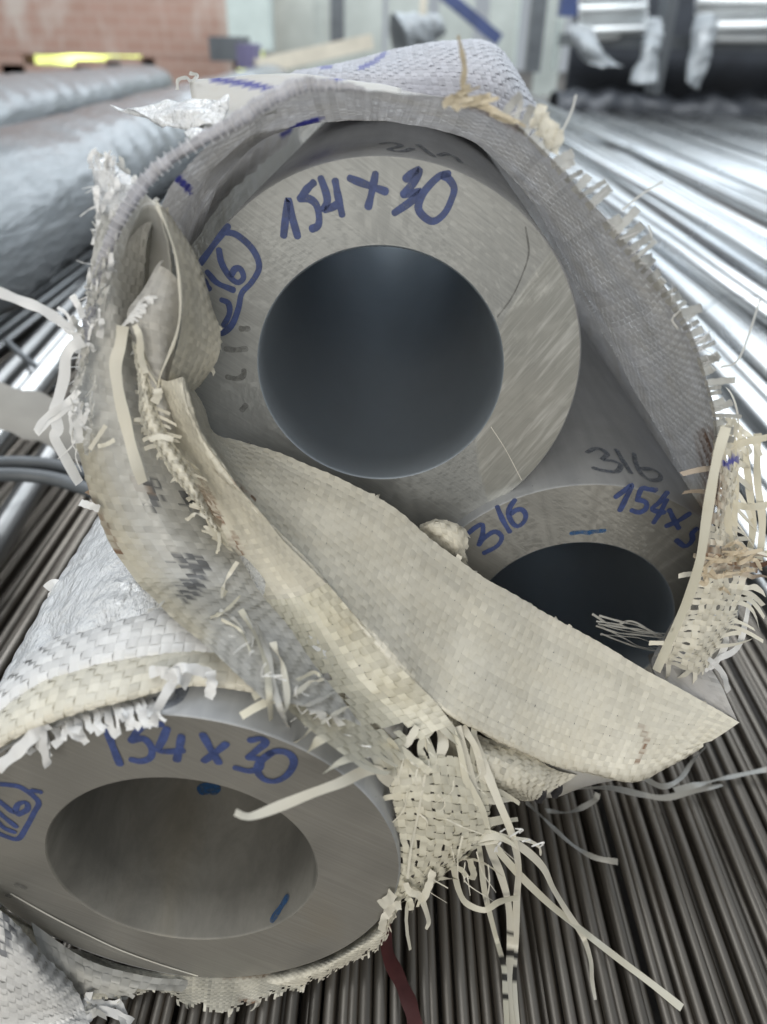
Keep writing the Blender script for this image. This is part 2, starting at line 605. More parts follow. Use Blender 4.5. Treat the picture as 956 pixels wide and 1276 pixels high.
# ------------------------------------------------------------------ cloth, strips and writing builders
def dense(grid, un, vn, world=False):
    G = np.asarray(grid, float)
    nr, nc = G.shape[:2]
    A = cr(G, vn * (nr - 1))                       # (V, nc, 3)
    B = cr(np.swapaxes(A, 0, 1), un * (nc - 1))    # (U, V, 3)
    return B if world else B


def to3(B, world):
    return B if world else at(B[..., 0], B[..., 1], B[..., 2])


def project(P):
    d = P - CAMP
    z = d @ _F
    return 478 + FPX * (d @ _X) / z, 638 - FPX * (d @ _U) / z


def lattice(grid, tape, world=False, res=2, refine=None):
    """arc-length-even lattice over a control grid; returns points (2nu+1, 2nv+1, 3)"""
    un = vn = np.linspace(0, 1, 61)
    P = to3(dense(grid, un, vn, world), world)
    lu = np.linalg.norm(np.diff(P, axis=0), axis=-1).mean(1)
    lv = np.linalg.norm(np.diff(P, axis=1), axis=-1).mean(0)
    cu = np.concatenate([[0], np.cumsum(lu)]); cv = np.concatenate([[0], np.cumsum(lv)])
    nu = max(2, int(round(cu[-1] / tape))); nv = max(2, int(round(cv[-1] / tape)))
    us = np.interp(np.linspace(0, cu[-1], res * nu + 1), cu, un)
    vs_ = np.interp(np.linspace(0, cv[-1], res * nv + 1), cv, vn)
    P = to3(dense(grid, us, vs_, world), world)
    return P, nu, nv


def normals(P):
    du = np.gradient(P, axis=0); dv = np.gradient(P, axis=1)
    return nrm(np.cross(du, dv))


def weave(name, grid, mat, parent, tape=0.0028, amp=0.0003, wfrac=0.97, mask=None, hole=None, wrinkle=0.0, wscale=60, world=False,
          fray=(0, 0, 0, 0), fray_len=0.006, paint=None, seed=1, drop=0.0, jitter=0.0, tone_var=0.07):
    """true plain weave: every tape is its own ribbon going over and under the tapes that cross it"""
    rg = np.random.default_rng(seed)
    P, nu, nv = lattice(grid, tape, world)
    N = normals(P)
    if wrinkle:
        P = P + N * (wrinkle * snoise(P, wscale, seed))[..., None]
        N = normals(P)
    px, py = project(P)
    cpx, cpy = px[1::2, 1::2], py[1::2, 1::2]      # (nu, nv) cell centres
    ok = np.ones((nu, nv), bool)
    if mask is not None:
        jx = rg.normal(0, 2.0, (nu, nv)); jy = rg.normal(0, 2.0, (nu, nv))
        ok &= inpoly(cpx + jx, cpy + jy, mask)
    if hole is not None:
        for h in hole:
            ok &= ~inpoly(cpx + rg.normal(0, 3, (nu, nv)), cpy + rg.normal(0, 3, (nu, nv)), h)
    V, Fc, C = [], [], []
    def do(axis):
        PP, NN, OK = (P, N, ok) if axis == 0 else (np.swapaxes(P, 0, 1), np.swapaxes(N, 0, 1), ok.T)
        na, nb = OK.shape
        for k in range(nb):
            cells = np.nonzero(OK[:, k])[0]
            if not len(cells): continue
            run = OK[:, k].copy()
            if drop and rg.random() < drop: continue
            w = wfrac * (1 + rg.normal(0, .02))
            e = (1 - w)
            a = PP[:, 2 * k] * (1 - e) + PP[:, 2 * k + 1] * e
            b = PP[:, 2 * k + 2] * (1 - e) + PP[:, 2 * k + 1] * e
            if jitter:
                side = nrm(b - a)
                s = np.cumsum(rg.normal(0, jitter, len(a))); s -= np.linspace(s[0], s[-1], len(a))
                a = a + side * s[:, None]; b = b + side * s[:, None]
            off = np.zeros(len(a))
            sg = np.array([1 if (c + k + axis) % 2 == 0 else -1 for c in range(na)])
            off[1::2] = sg * amp * np.clip(rg.normal(1, .45, na), .1, 2.2)
            n = NN[:, 2 * k + 1]
            mid = (a + b) / 2 + n * (off + amp * 0.15)[:, None]
            a = a + n * off[:, None]; b = b + n * off[:, None]
            base = len(V)
            tone = 1 + rg.normal(0, tone_var)
            tc = np.clip(np.array([tone, tone, tone]), .5, 1.15)
            idx = []
            V.extend(a); V.extend(mid); V.extend(b)
            L = len(a)
            pxs, pys = project(mid)
            cc = np.tile(tc, (L, 1))
            if paint is not None: cc = paint(pxs, pys, cc, rg)
            C.extend(cc); C.extend(cc); C.extend(cc)
            for c in cells:
                for q in (2 * c, 2 * c + 1):
                    Fc.append((base + q, base + q + 1, base + L + q + 1, base + L + q))
                    Fc.append((base + L + q, base + L + q + 1, base + 2 * L + q + 1, base + 2 * L + q))
            # frayed tape ends
            for end, amt in ((0, fray[0 if axis == 0 else 2]), (1, fray[1 if axis == 0 else 3])):
                if amt <= 0 or rg.random() > amt: continue
                c = cells[0] if end == 0 else cells[-1]
                q0, q1 = (2 * c, 2 * c + 1) if end == 0 else (2 * c + 2, 2 * c + 1)
                d = nrm(mid[q0] - mid[q1])
                wd = (b[q0] - a[q0])
                ln = fray_len * rg.uniform(.3, 1.3)
                bend = rg.normal(0, .5, 3)
                pa, ids = mid[q0], []
                st = len(V)
                for s in range(5):
                    t = s / 4
                    cpt = mid[q0] + d * ln * t + (n[q0] * (bend[0] * .6) + wd / np.linalg.norm(wd) * bend[1] * .5) * ln * t * t
                    cpt = cpt + np.array([0, 0, -0.25 * ln * t * t])
                    ww = wd * (1 - .25 * t * rg.random())
                    tw = bend[2] * t * 1.2
                    ww = ww * math.cos(tw) + n[q0] * np.linalg.norm(wd) * math.sin(tw)
                    V.append(cpt - ww / 2); V.append(cpt + ww / 2)
                    C.append(cc[q0]); C.append(cc[q0])
                for s in range(4):
                    Fc.append((st + 2 * s, st + 2 * s + 1, st + 2 * s + 3, st + 2 * s + 2))
    do(0); do(1)
    o = mesh_obj(name, np.array(V), np.array(Fc), mat, parent, col=np.array(C))
    o["kind"] = "stuff"
    return o


def skin(name, grid, mat, parent, res=0.0022, wrinkle=0.0, wscale=60, world=False, thick=0.0005, mask=None, seed=1, paint=None):
    """smooth sheet (film or laminated cloth) with real thickness"""
    P, nu, nv = lattice(grid, res, world, res=1)
    N = normals(P)
    if wrinkle: P = P + N * (wrinkle * snoise(P, wscale, seed, 4))[..., None]
    N = normals(P)
    a, b = P.shape[:2]
    px, py = project(P)
    ok = np.ones((a - 1, b - 1), bool)
    if mask is not None:
        ok = inpoly((px[:-1, :-1] + px[1:, 1:]) / 2, (py[:-1, :-1] + py[1:, 1:]) / 2, mask)
    idx = np.arange(a * b).reshape(a, b)
    q = np.stack([idx[:-1, :-1], idx[1:, :-1], idx[1:, 1:], idx[:-1, 1:]], -1)[ok]
    V = np.concatenate([P.reshape(-1, 3), (P - N * thick).reshape(-1, 3)])
    q2 = q[:, ::-1] + a * b
    # side walls along the outline
    from collections import Counter
    cnt = Counter()
    for f in q:
        for i in range(4): cnt[(f[i], f[(i + 1) % 4])] += 1
    side = [(e[1], e[0], e[0] + a * b, e[1] + a * b) for e in cnt if (e[1], e[0]) not in cnt]
    Fc = np.concatenate([q, q2, np.array(side)])
    cc = np.ones((len(V), 3))
    if paint is not None:
        pxs, pys = project(V)
        cc = paint(pxs, pys, cc, np.random.default_rng(seed))
    return mesh_obj(name, V, Fc, mat, parent, col=cc)


def strip(name, pts, width, mat, parent, twist=0.0, world=False, n=None, face=None, col=(1, 1, 1), taper=0.0, bands=None, seed=0, crease=0.05, phase=0.0):
    """one loose tape: a creased ribbon along a curve, D given per point"""
    G = np.asarray(pts, float)
    n = n or max(10, 7 * (len(G) - 1) + 1)
    t = np.linspace(0, len(G) - 1, n)
    B = cr(G, t)
    P = B if world else at(B[:, 0], B[:, 1], B[:, 2])
    T = nrm(np.gradient(P, axis=0))
    view = nrm(CAMP - P) if face is None else np.tile(np.asarray(face, float), (n, 1))
    S = nrm(np.cross(T, view))
    Nn = nrm(np.cross(S, T))
    s = np.linspace(0, 1, n)
    ang = phase + twist * np.sin(s * 5.1 + seed * 1.7)
    ang = ang + twist * .6 * np.sin(s * 13 + seed)
    S2 = S * np.cos(ang)[:, None] + Nn * np.sin(ang)[:, None]
    N2 = nrm(np.cross(S2, T))
    w = width * (1 - taper * s ** 3) * (1 + .08 * np.sin(s * 21 + seed))
    h = w * crease
    a = P - S2 * (w / 2)[:, None]; b = P + S2 * (w / 2)[:, None]; m = P + N2 * h[:, None]
    V = np.concatenate([a, m, b, ])
    q = []
    for i in range(n - 1):
        q.append((i, i + 1, n + i + 1, n + i)); q.append((n + i, n + i + 1, 2 * n + i + 1, 2 * n + i))
    cc = np.tile(np.asarray(col, float), (n, 1))
    if bands:
        for (s0, s1) in bands: cc[(s >= s0) & (s <= s1)] = (.05, .05, .055)
    return mesh_obj(name, V, np.array(q), mat, parent, col=np.concatenate([cc] * 3))


class Surf:
    """a pipe: end plane and outer cylinder, for laying writing on"""
    def __init__(s, c, yaw, R, r):
        s.c = np.array(c) + CAMP
        s.a = np.array([math.sin(yaw), math.cos(yaw), 0.0]); s.R, s.r, s.yaw = R, r, yaw
    def face(s, px, py, off):
        d = ray(px, py)
        t = ((s.c - CAMP) @ s.a - off) / (d @ s.a)
        return CAMP + d * t[:, None], np.tile(-s.a, (len(t), 1))
    def cyl(s, px, py, off, R=None, far=False):
        R = (R or s.R) + off
        d = nrm(ray(px, py)); o = CAMP - s.c
        dp = d - np.outer(d @ s.a, s.a); op = o - (o @ s.a) * s.a
        A = (dp * dp).sum(1); Bq = 2 * dp @ op; Cq = op @ op - R * R
        disc = np.maximum(Bq * Bq - 4 * A * Cq, 0)
        t = (-Bq + (1 if far else -1) * np.sqrt(disc)) / (2 * A)
        P = CAMP + d * t[:, None]
        q = P - s.c
        n = nrm(q - np.outer(q @ s.a, s.a))
        return P, (-n if far else n)


_zoff = [0]


def stroke_geo(pl, proj, width, V, Fc):
    G = np.asarray(pl, float)
    seglen = np.linalg.norm(np.diff(G, axis=0), axis=1).sum()
    n = max(6, int(seglen / 3))
    B = cr(G, np.linspace(0, len(G) - 1, n))
    _zoff[0] = (_zoff[0] + 1) % 9
    off = 0.00016 + _zoff[0] * 0.00003
    P, N = proj(B[:, 0], B[:, 1], off)
    T = nrm(np.gradient(P, axis=0))
    S = nrm(np.cross(N, T))
    w = width * (1 + .10 * np.sin(np.linspace(0, 9, n) + len(V)))
    w = w / 2
    # rounded ends
    base = len(V)
    rows = []
    for s_, i in ((-1, 0),):
        for k in (0, 1, 2):
            a = math.radians(90 - 30 * k)
            c = P[0] - T[0] * (w[0] * math.sin(a) * 0.8)
            rows.append((c - S[0] * w[0] * math.cos(a) * 1, c + S[0] * w[0] * math.cos(a)))
    for i in range(n): rows.append((P[i] - S[i] * w[i], P[i] + S[i] * w[i]))
    for k in (2, 1, 0):
        a = math.radians(90 - 30 * k)
        c = P[-1] + T[-1] * (w[-1] * math.sin(a) * 0.8)
        rows.append((c - S[-1] * w[-1] * math.cos(a), c + S[-1] * w[-1] * math.cos(a)))
    for a, b in rows: V.append(a); V.append(b)
    for i in range(len(rows) - 1):
        Fc.append((base + 2 * i, base + 2 * i + 1, base + 2 * i + 3, base + 2 * i + 2))


def writing(name, strokes, proj, width, mat, parent, label=None):
    V, Fc = [], []
    for pl in strokes: stroke_geo(pl, proj, width, V, Fc)
    o = mesh_obj(name, np.array(V), np.array(Fc), mat, parent)
    if label: o["label"] = label
    return o


def crop(ox, oy, s, *pls):
    return [[(ox + x / s, oy + y / s) for x, y in pl] for pl in pls]


# ------------------------------------------------------------------ the three thick pipes
RO, RI, PL = 0.077, 0.047, 1.25


def build_pipe(c, yaw, label, fm, facet=None, bm=None, length=PL):
    s = Surf(c, yaw, RO, RI)
    rot = Matrix.Rotation(-yaw, 4, 'Z')
    e = empty("steel_pipe", tuple(s.c), rot)
    tag(e, label, "pipe", "thick walled steel pipes")
    seg = 160
    def ringmesh(name, prof, mat, smooth=True):
        V, Fc = [], []
        for rad, y in prof:
            for k in range(seg):
                a = 2 * math.pi * k / seg
                V.append((rad * math.cos(a), y, rad * math.sin(a)))
        for i in range(len(prof) - 1):
            for k in range(seg):
                k2 = (k + 1) % seg
                Fc.append((i * seg + k, i * seg + k2, (i + 1) * seg + k2, (i + 1) * seg + k))
        return V, Fc
    def facetize(V):
        if facet is None: return V
        nx, nz, d0, slope = facet
        out = []
        for x, y, z in V:
            d = x * nx + z * nz - d0
            out.append((x, max(y, d * slope) if d > 0 else y, z))
        return out
    # end face with fine rings so a ground-off facet can be cut into it
    rs = [RI + .0007] + list(np.linspace(RI + .0012, RO - .0012, 34)) + [RO - .0007]
    V, Fc = ringmesh("f", [(r, 0) for r in rs], fm)
    mesh_obj("end_face", facetize(V), [tuple(f) for f in Fc], fm, e, local=True, smooth=False)
    V, Fc = ringmesh("o", [(RO - .0007, 0), (RO, .0007), (RO, .03), (RO, .3), (RO, length)], M_PIPE)
    V = facetize(V)
    mesh_obj("pipe_wall", V, [tuple(f) for f in Fc], M_PIPE, e, local=True)
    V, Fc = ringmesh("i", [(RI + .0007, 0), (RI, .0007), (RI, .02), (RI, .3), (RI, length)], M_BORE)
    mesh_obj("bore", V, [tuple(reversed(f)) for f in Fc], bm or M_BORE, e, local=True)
    return e, s


FM1 = face_mat("sawn_pipe_end_bright", (0.372, 0.378, 0.372), 1.3, (0.142, -0.015, 0.1035))
FM2 = face_mat("sawn_pipe_end_grey", (0.37, 0.36, 0.335), 4.1, (-0.150, 0.16, 0.09))
FM3 = face_mat("sawn_pipe_end_dull", (0.37, 0.365, 0.345), 7.7, (0.15, 0.1, 0.09))
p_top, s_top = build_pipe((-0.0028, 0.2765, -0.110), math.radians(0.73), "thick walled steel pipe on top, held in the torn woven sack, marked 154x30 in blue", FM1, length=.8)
_fa = math.radians(232)
p_bot, s_bot = build_pipe((-0.0674, 0.158, -0.2497), math.radians(-0.26), "thick walled grey steel pipe at the lower left, in its own sack", FM2,
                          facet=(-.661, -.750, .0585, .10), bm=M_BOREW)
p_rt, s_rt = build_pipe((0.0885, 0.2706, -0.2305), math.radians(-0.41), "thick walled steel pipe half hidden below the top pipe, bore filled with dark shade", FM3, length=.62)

IW_ = 0.0040
F_ = s_top.face
writing("marker_writing", crop(320, 160, 2.9875,
        [(100, 400), (108, 330), (118, 265), (132, 330), (152, 402)],
        [(212, 202), (188, 225), (160, 262)], [(160, 262), (195, 262), (222, 285), (232, 330), (228, 362), (205, 374)],
        [(238, 185), (258, 240), (262, 275), (248, 302), (276, 296), (308, 278)], [(292, 195), (302, 250), (318, 322)],
        [(345, 185), (410, 210), (480, 235)], [(442, 168), (430, 230), (415, 292)],
        [(555, 188), (580, 165), (606, 155), (585, 200), (545, 245)], [(545, 245), (580, 240), (610, 236), (570, 275), (512, 315)],
        [(715, 168), (680, 178), (640, 215), (612, 255), (602, 300), (630, 335), (662, 345), (700, 315), (725, 265), (735, 222), (715, 188), (695, 176)]),
        F_, 0.0025, M_INK, p_top, "154x30 handwritten in blue marker")
writing("marker_writing", crop(220, 270, 4.728,
        [(305, 55), (220, 165), (140, 275)],
        [(275, 90), (350, 105), (430, 170), (475, 240), (485, 310), (440, 390), (385, 450), (365, 540), (325, 640), (270, 685), (235, 670)],
        [(250, 195), (265, 270), (310, 350), (360, 388), (395, 360), (378, 310), (345, 308), (322, 345)],
        [(180, 325), (240, 390), (335, 432)], [(165, 375), (178, 405), (192, 425)], [(265, 490), (305, 510), (312, 570), (280, 640)]),
        F_, 0.0022, M_INK, p_top, "316 in a hand drawn outline in blue marker")
writing("scuff_mark", crop(220, 270, 4.728, [(290, 780), (350, 785), (410, 778)], [(300, 945), (360, 955), (395, 935), (398, 905)],
                           [(380, 660), (425, 660)], [(385, 1140), (410, 1110)]), F_, 0.0022, M_MARK, p_top)
writing("marker_writing", crop(400, 30, 2.9875, [(225, 445), (262, 440), (298, 452), (255, 466), (300, 474), (340, 462)], [(362, 448), (392, 470), (420, 492)], [(440, 488), (470, 482), (500, 492), (520, 512)]),
        lambda a, b, o: s_top.cyl(a, b, o), 0.0026, M_INKF, p_top, "faded 316 on the pipe's upper side")
# the saw step that runs from the rim to the bore, and the dividing lines of the wedge
writing("saw_step", [[(655, 283), (659, 315), (650, 345), (637, 372), (620, 395)]], F_, 0.0006, M_MARK, p_top)
writing("saw_step", [[(612, 532), (630, 560), (650, 598)]], F_, 0.0003, plain("scratch_and_highlight", (.92, .90, .84), .35, .6, 200, .1, 0), p_top)

F_ = s_bot.face
writing("marker_writing", crop(0, 780, 2.9875,
        [(400, 392), (420, 450), (446, 515)],
        [(600, 366), (560, 368), (525, 378), (488, 425)], [(488, 428), (535, 420), (565, 455), (560, 490), (525, 504), (490, 498)],
        [(622, 382), (605, 425), (590, 462), (630, 468), (680, 464)], [(676, 410), (668, 455), (658, 500)],
        [(755, 405), (785, 460), (815, 510)], [(842, 440), (805, 470), (760, 503)])
        + crop(280, 900, 2.9875, [(95, 68), (135, 62), (152, 78), (120, 105), (88, 132)], [(88, 132), (130, 140), (128, 172), (90, 182), (40, 170)],
               [(172, 116), (135, 145), (122, 180), (145, 212), (190, 220), (235, 195), (258, 150), (240, 118), (200, 108), (165, 118)]),
        F_, 0.0025, M_INK, p_bot, "154x30 handwritten in blue marker")
writing("marker_writing", crop(0, 956, 1.9917, [(-12, 42), (20, 44), (55, 52), (95, 85), (85, 112), (65, 150), (45, 178), (15, 172), (-12, 160)],
                               [(-10, 78), (15, 98), (35, 112), (45, 92), (65, 88), (68, 105), (45, 118)], [(-10, 108), (15, 128), (40, 148)], [(-8, 135), (12, 152), (36, 162)], [(80, 58), (100, 62)]),
        F_, 0.0021, M_INK, p_bot, "316 in a hand drawn outline in blue marker")
writing("scuff_mark", crop(0, 956, 1.9917, [(40, 292), (52, 296), (62, 300)], [(18, 318), (26, 320)]), F_, 0.0022, M_MARK, p_bot)
writing("marker_writing", [[(192, 873), (205, 878), (220, 872), (228, 858)]], lambda a, b, o: s_bot.cyl(a, b, o), 0.0035, M_INKF, p_bot)
writing("ink_streak", [[(340, 1145), (349, 1132), (357, 1119)]], lambda a, b, o: s_bot.cyl(a, b, -o, R=RI, far=True), 0.0036, M_INKL, p_bot)
writing("ink_streak", [[(252, 984), (262, 981), (268, 984)]], lambda a, b, o: s_bot.cyl(a, b, -o, R=RI, far=True), 0.006, M_INKL, p_bot)

writing("edge_highlight", [[(14, 1114), (60, 1140), (105, 1163), (150, 1184), (200, 1202), (246, 1216)]], F_, 0.0009, bpy.data.materials["scratch_and_highlight"], p_bot)  # highlight along the facet's edge, painted as a bright strip
F_ = s_rt.face
writing("marker_writing", crop(560, 590, 7.967, [(195, 590), (260, 535), (325, 505), (335, 560), (325, 630), (295, 708)], [(295, 708), (350, 640), (440, 580), (500, 600), (520, 650), (470, 725), (345, 790)],
                               [(475, 330), (530, 460), (600, 580)], [(650, 265), (600, 340), (590, 410), (625, 490), (680, 525), (740, 480), (760, 410), (720, 360), (660, 365), (615, 400)]), F_, 0.0022, M_INK, p_rt, "316 handwritten in blue marker")
writing("marker_writing", crop(700, 480, 3.734, [(252, 520), (290, 492), (328, 464), (300, 525), (272, 582)], [(438, 488), (405, 484), (372, 482), (352, 532)], [(352, 532), (392, 545), (392, 575), (360, 592), (325, 582)],
               [(490, 500), (455, 545), (420, 575), (455, 590), (478, 592)], [(488, 535), (460, 590), (428, 640)], [(500, 580), (530, 640), (545, 665)], [(595, 598), (545, 630), (488, 655)],
               [(628, 668), (605, 690)], [(605, 690), (608, 722), (575, 750), (535, 722)]),
        F_, 0.0023, M_INK, p_rt, "154x3 handwritten in blue marker")
writing("marker_writing", crop(700, 480, 3.734, [(120, 312), (150, 296), (185, 298), (212, 322), (190, 345), (240, 352), (275, 372), (255, 402), (190, 396), (150, 385)], [(255, 300), (285, 350), (322, 408)],
                               [(338, 318), (345, 360), (370, 410), (410, 440), (455, 438), (458, 412), (420, 390), (375, 388)]),
        lambda a, b, o: s_rt.cyl(a, b, o), 0.0026, M_INKF, p_rt, "faded 316 on the pipe's upper side")
writing("ink_streak", crop(700, 480, 3.734, [(45, 690), (90, 684), (130, 688)], [(130, 684), (165, 680), (200, 677)]), F_, 0.0020, M_INKL, p_rt)

# ------------------------------------------------------------------ painting helpers for cloth (print, mud, yellowing that belong to the cloth)
BROWN = np.array([.34, .20, .13])
INKC = np.array([.16, .17, .62])
GREY = np.array([.36, .37, .40])


def painter(mud=(), blue=(), grey=(), yellow=()):
    def f(x, y, c, rg):
        c = c.copy()
        for pl, rad in mud:
            d = seg_dist(x, y, pl)
            k = np.clip(1.15 - d / rad, 0, 1) * np.clip(.55 + .6 * np.sin(x * .55 + y * .31) * np.sin(y * .6 - x * .2), 0, 1)
            c = c * (1 - k[:, None]) + c * BROWN * k[:, None]
        for pl, rad in blue:
            k = np.clip((rad + 1.0 - seg_dist(x, y, pl)) / 2, 0, 1)
            c = c * (1 - k[:, None]) + INKC * k[:, None]
        for poly in grey:
            k = inpoly(x, y, poly)
            kk = k & (rg.random(len(x)) < .72)
            c[kk] = c[kk] * GREY
        for pl, rad in yellow:
            k = np.clip(1.2 - seg_dist(x, y, pl) / rad, 0, 1)[:, None]
            c = c * (1 - k) + c * np.array([1, .95, .83]) * k
        return c
    return f


# ================================================================== the torn sack round the two upper pipes
SACK = empty("woven_sack", (0.04, 0.28, 0.0))
tag(SACK, "torn white woven plastic sack round the top and middle pipes, mouth ragged and folded open", "sack", "woven sacks")


def shift(row, dx=0, dy=0, dD=0):
    return [(a + dx, b + dy, c + dD) for a, b, c in row]


# inner side of the sleeve: over the top pipe and down the right side
rim = [(194, 268, .238), (212, 232, .238), (250, 195, .238), (290, 160, .238), (330, 132, .238), (400, 112, .236), (500, 119, .236), (590, 128, .235), (655, 162, .235), (722, 238, .235), (792, 322, .235), (848, 392, .234), (880, 462, .233), (896, 535, .232), (893, 610, .231), (878, 690, .229), (850, 770, .228), (822, 835, .226)]
midr = [(226, 292, .262), (240, 252, .262), (264, 216, .262), (298, 182, .262), (335, 152, .262), (405, 132, .262), (495, 134, .262), (580, 146, .262), (640, 180, .264), (700, 255, .266), (762, 345, .268), (818, 425, .268), (852, 500, .266), (880, 575, .262), (884, 640, .255), (868, 715, .248), (842, 785, .242), (818, 838, .238)]
bak = [(236, 312, .300), (247, 268, .300), (268, 231, .300), (302, 196, .300), (340, 172, .300), (415, 150, .300), (490, 148, .302), (565, 165, .304), (622, 200, .308), (672, 265, .318), (716, 345, .328), (762, 430, .330), (808, 512, .326), (852, 585, .318), (872, 650, .305), (862, 722, .288), (840, 790, .272), (815, 840, .262)]
bak3 = at(*np.array(bak).T)
r2 = to3(np.array(rim), False); m3 = to3(np.array(midr), False)
bb = [bak3 + np.array([0, dy, dz]) for dy, dz in ((.12, .004), (.34, .0))]
for b_ in bb: b_[:, 0] += np.linspace(-.004, .006, len(b_))
G = np.stack([r2, m3, bak3] + bb)
pm = painter(blue=[([(216, 212), (228, 228), (237, 240)], 3.2), ([(352, 168), (375, 155), (398, 148)], 3)], mud=[([(560, 122), (600, 132), (650, 160)], 9), ([(880, 545), (888, 600), (880, 640)], 15), ([(885, 690), (860, 700)], 16)], yellow=[([(860, 640), (830, 800)], 40)])
weave("sleeve", G, M_FABS, SACK, tape=0.0025, amp=0.00011, world=True, wrinkle=0.0016, wscale=48, paint=pm, seed=3, tone_var=.05)

# ragged tape ends along the sleeve's rim, each its own tape
rp = np.array(rim)[4:]
RT = random.Random(5)
for k in range(46):
    t = 3.55 + (9.3 - 3.55) * k / 45 + RT.uniform(-.04, .04)
    p = cr(rp, [t])[0]
    q = cr(rp, [t + .05])[0] - cr(rp, [t - .05])[0]
    tx, ty = q[:2] / np.hypot(*q[:2])
    nx, ny = ty, -tx                 # outward, up and right
    if RT.random() < .12: continue
    L = RT.uniform(16, 36) if t < 6 else RT.uniform(11, 26)
    if RT.random() < .12: L *= 1.5
    lean = RT.uniform(-.35, .35)
    ex, ey = nx + tx * lean, ny + ty * lean
    pts = [(p[0] - nx * 6, p[1] - ny * 6, p[2] + .001), (p[0] + ex * L * .5, p[1] + ey * L * .5, p[2] - .001), (p[0] + ex * L + RT.uniform(-2, 2), p[1] + ey * L, p[2] - RT.uniform(-.002, .004))]
    g = RT.uniform(.48, .76)
    strip("frayed_tape", pts, RT.choice((.0024, .0022, .0026, .0014)), M_FABD, SACK, twist=RT.uniform(.05, .3), seed=k, col=(g, g, g * .98))
# fine hairs among the tape ends
for k, pts in enumerate([[(775, 262, .235), (800, 242, .234), (826, 226, .232)], [(700, 165, .235), (712, 140, .234), (718, 118, .233)], [(800, 318, .235), (812, 300, .234), (808, 280, .233)],
                         [(848, 386, .234), (838, 398, .233), (845, 410, .232)], [(898, 458, .233), (922, 445, .231), (948, 372, .228)]]):
    strip("loose_fibre", pts, .0006, M_FABG, SACK, twist=.3, seed=k)

# rolled hem running from the left edge up over the top
hem = [(104, 455, .236), (108, 415, .235), (115, 372, .234), (126, 332, .233), (142, 289, .232), (165, 248, .231), (194, 212, .230), (240, 180, .230), (292, 152, .231), (335, 124, .232), (372, 107, .233), (412, 106, .234), (455, 111, .2345)]
h3 = at(*np.array(hem).T)
T = nrm(np.gradient(h3, axis=0)); Vw = nrm(CAMP - h3); Sd = nrm(np.cross(T, Vw)); Nn = nrm(np.cross(Sd, T))
wd = .56 * np.array([.0036, .0038, .0036, .0036, .0038, .0042, .0042, .0042, .0042, .0044, .0042, .0030, .0015])[:, None]
rows = []
for a in np.linspace(-150, 150, 7):
    ra = math.radians(a)
    rows.append(h3 + Sd * wd * .95 * math.sin(ra) + Nn * wd * .28 * (math.cos(ra)))
weave("hem", np.array(rows), M_HEM, SACK, tape=0.0027, world=True, amp=.00016, wfrac=.94, wrinkle=.0006, wscale=110, seed=5, fray=(.15, .15, .12, .1), fray_len=.002, tone_var=.10)

for k in range(58):
    t_ = .25 + 11.0 * k / 57 + random.uniform(-.03, .03)
    c_ = cr(h3, [t_])[0]; s_ = nrm(cr(Sd, [t_])[0]); n_ = nrm(cr(Nn, [t_])[0]); tt_ = nrm(cr(T, [t_])[0]); w_ = float(cr(wd, [t_])[0][0])
    sk = random.uniform(-.12, .12)
    P_ = [c_ + s_ * w_ * f + n_ * (w_ * .28 * math.sqrt(max(0, 1 - f * f)) + .0004) + tt_ * w_ * f * sk for f in (-.95, -.5, 0, .5, .95)]
    strip("ridge_glint", P_, random.uniform(.0003, .0006), M_FABT, SACK, world=True, twist=.1, seed=k, n=9)  # pale strips painted in for the light caught by the hem's ridges
# top left flap with blue printed lines
Gf = [[(236, 101, .31), (275, 97, .31), (320, 94, .31), (370, 94, .315), (430, 101, .32), (500, 112, .32)],
      [(238, 116, .30), (280, 114, .30), (325, 108, .30), (372, 104, .305), (432, 108, .31), (500, 118, .315)],
      [(242, 138, .285), (285, 140, .285), (328, 126, .29), (374, 113, .30), (434, 114, .305), (505, 122, .31)],
      [(252, 168, .265), (290, 160, .265), (330, 140, .28), (376, 120, .295), (434, 119, .30), (505, 127, .305)]]
skin("flap", Gf, M_FABD, SACK, wrinkle=.0008, seed=8, paint=painter(blue=[([(268, 99), (310, 105), (352, 114)], 3.6), ([(380, 107), (400, 103), (424, 100)], 3)]))
for k, pts in enumerate([[(238, 102, .308), (232, 97, .305), (222, 100, .303), (221, 112, .302)], [(240, 101, .308), (246, 94, .306), (236, 91, .304)], [(296, 139, .25), (318, 143, .25), (345, 138, .25)]]):
    strip("loose_fibre", pts, .0012, M_FABG, SACK, twist=.5, seed=k)

# crumpled film scrap on the top left
Gc = [[(138, 133, .285), (172, 131, .283), (205, 126, .282), (235, 130, .280), (262, 122, .278), (284, 116, .276)],
      [(150, 137, .282), (180, 141, .277), (208, 138, .274), (236, 138, .272), (262, 133, .272), (286, 124, .272)],
      [(172, 142, .278), (192, 150, .272), (212, 152, .270), (236, 151, .268), (258, 150, .268), (280, 146, .268)],
      [(190, 146, .276), (204, 156, .270), (220, 160, .268), (238, 164, .266), (254, 160, .266), (270, 158, .266)]]
skin("film_scrap", Gc, M_FILM, SACK, res=.0011, wrinkle=.0026, wscale=170, seed=13, thick=.0002)
Gc = [[(228, 160, .262), (240, 158, .262), (256, 160, .262)], [(232, 168, .258), (244, 168, .256), (250, 172, .256)], [(236, 178, .256), (242, 178, .254), (248, 180, .254)]]
skin("film_scrap", Gc, M_FILM, SACK, res=.0011, wrinkle=.0022, wscale=200, seed=14, thick=.0002)

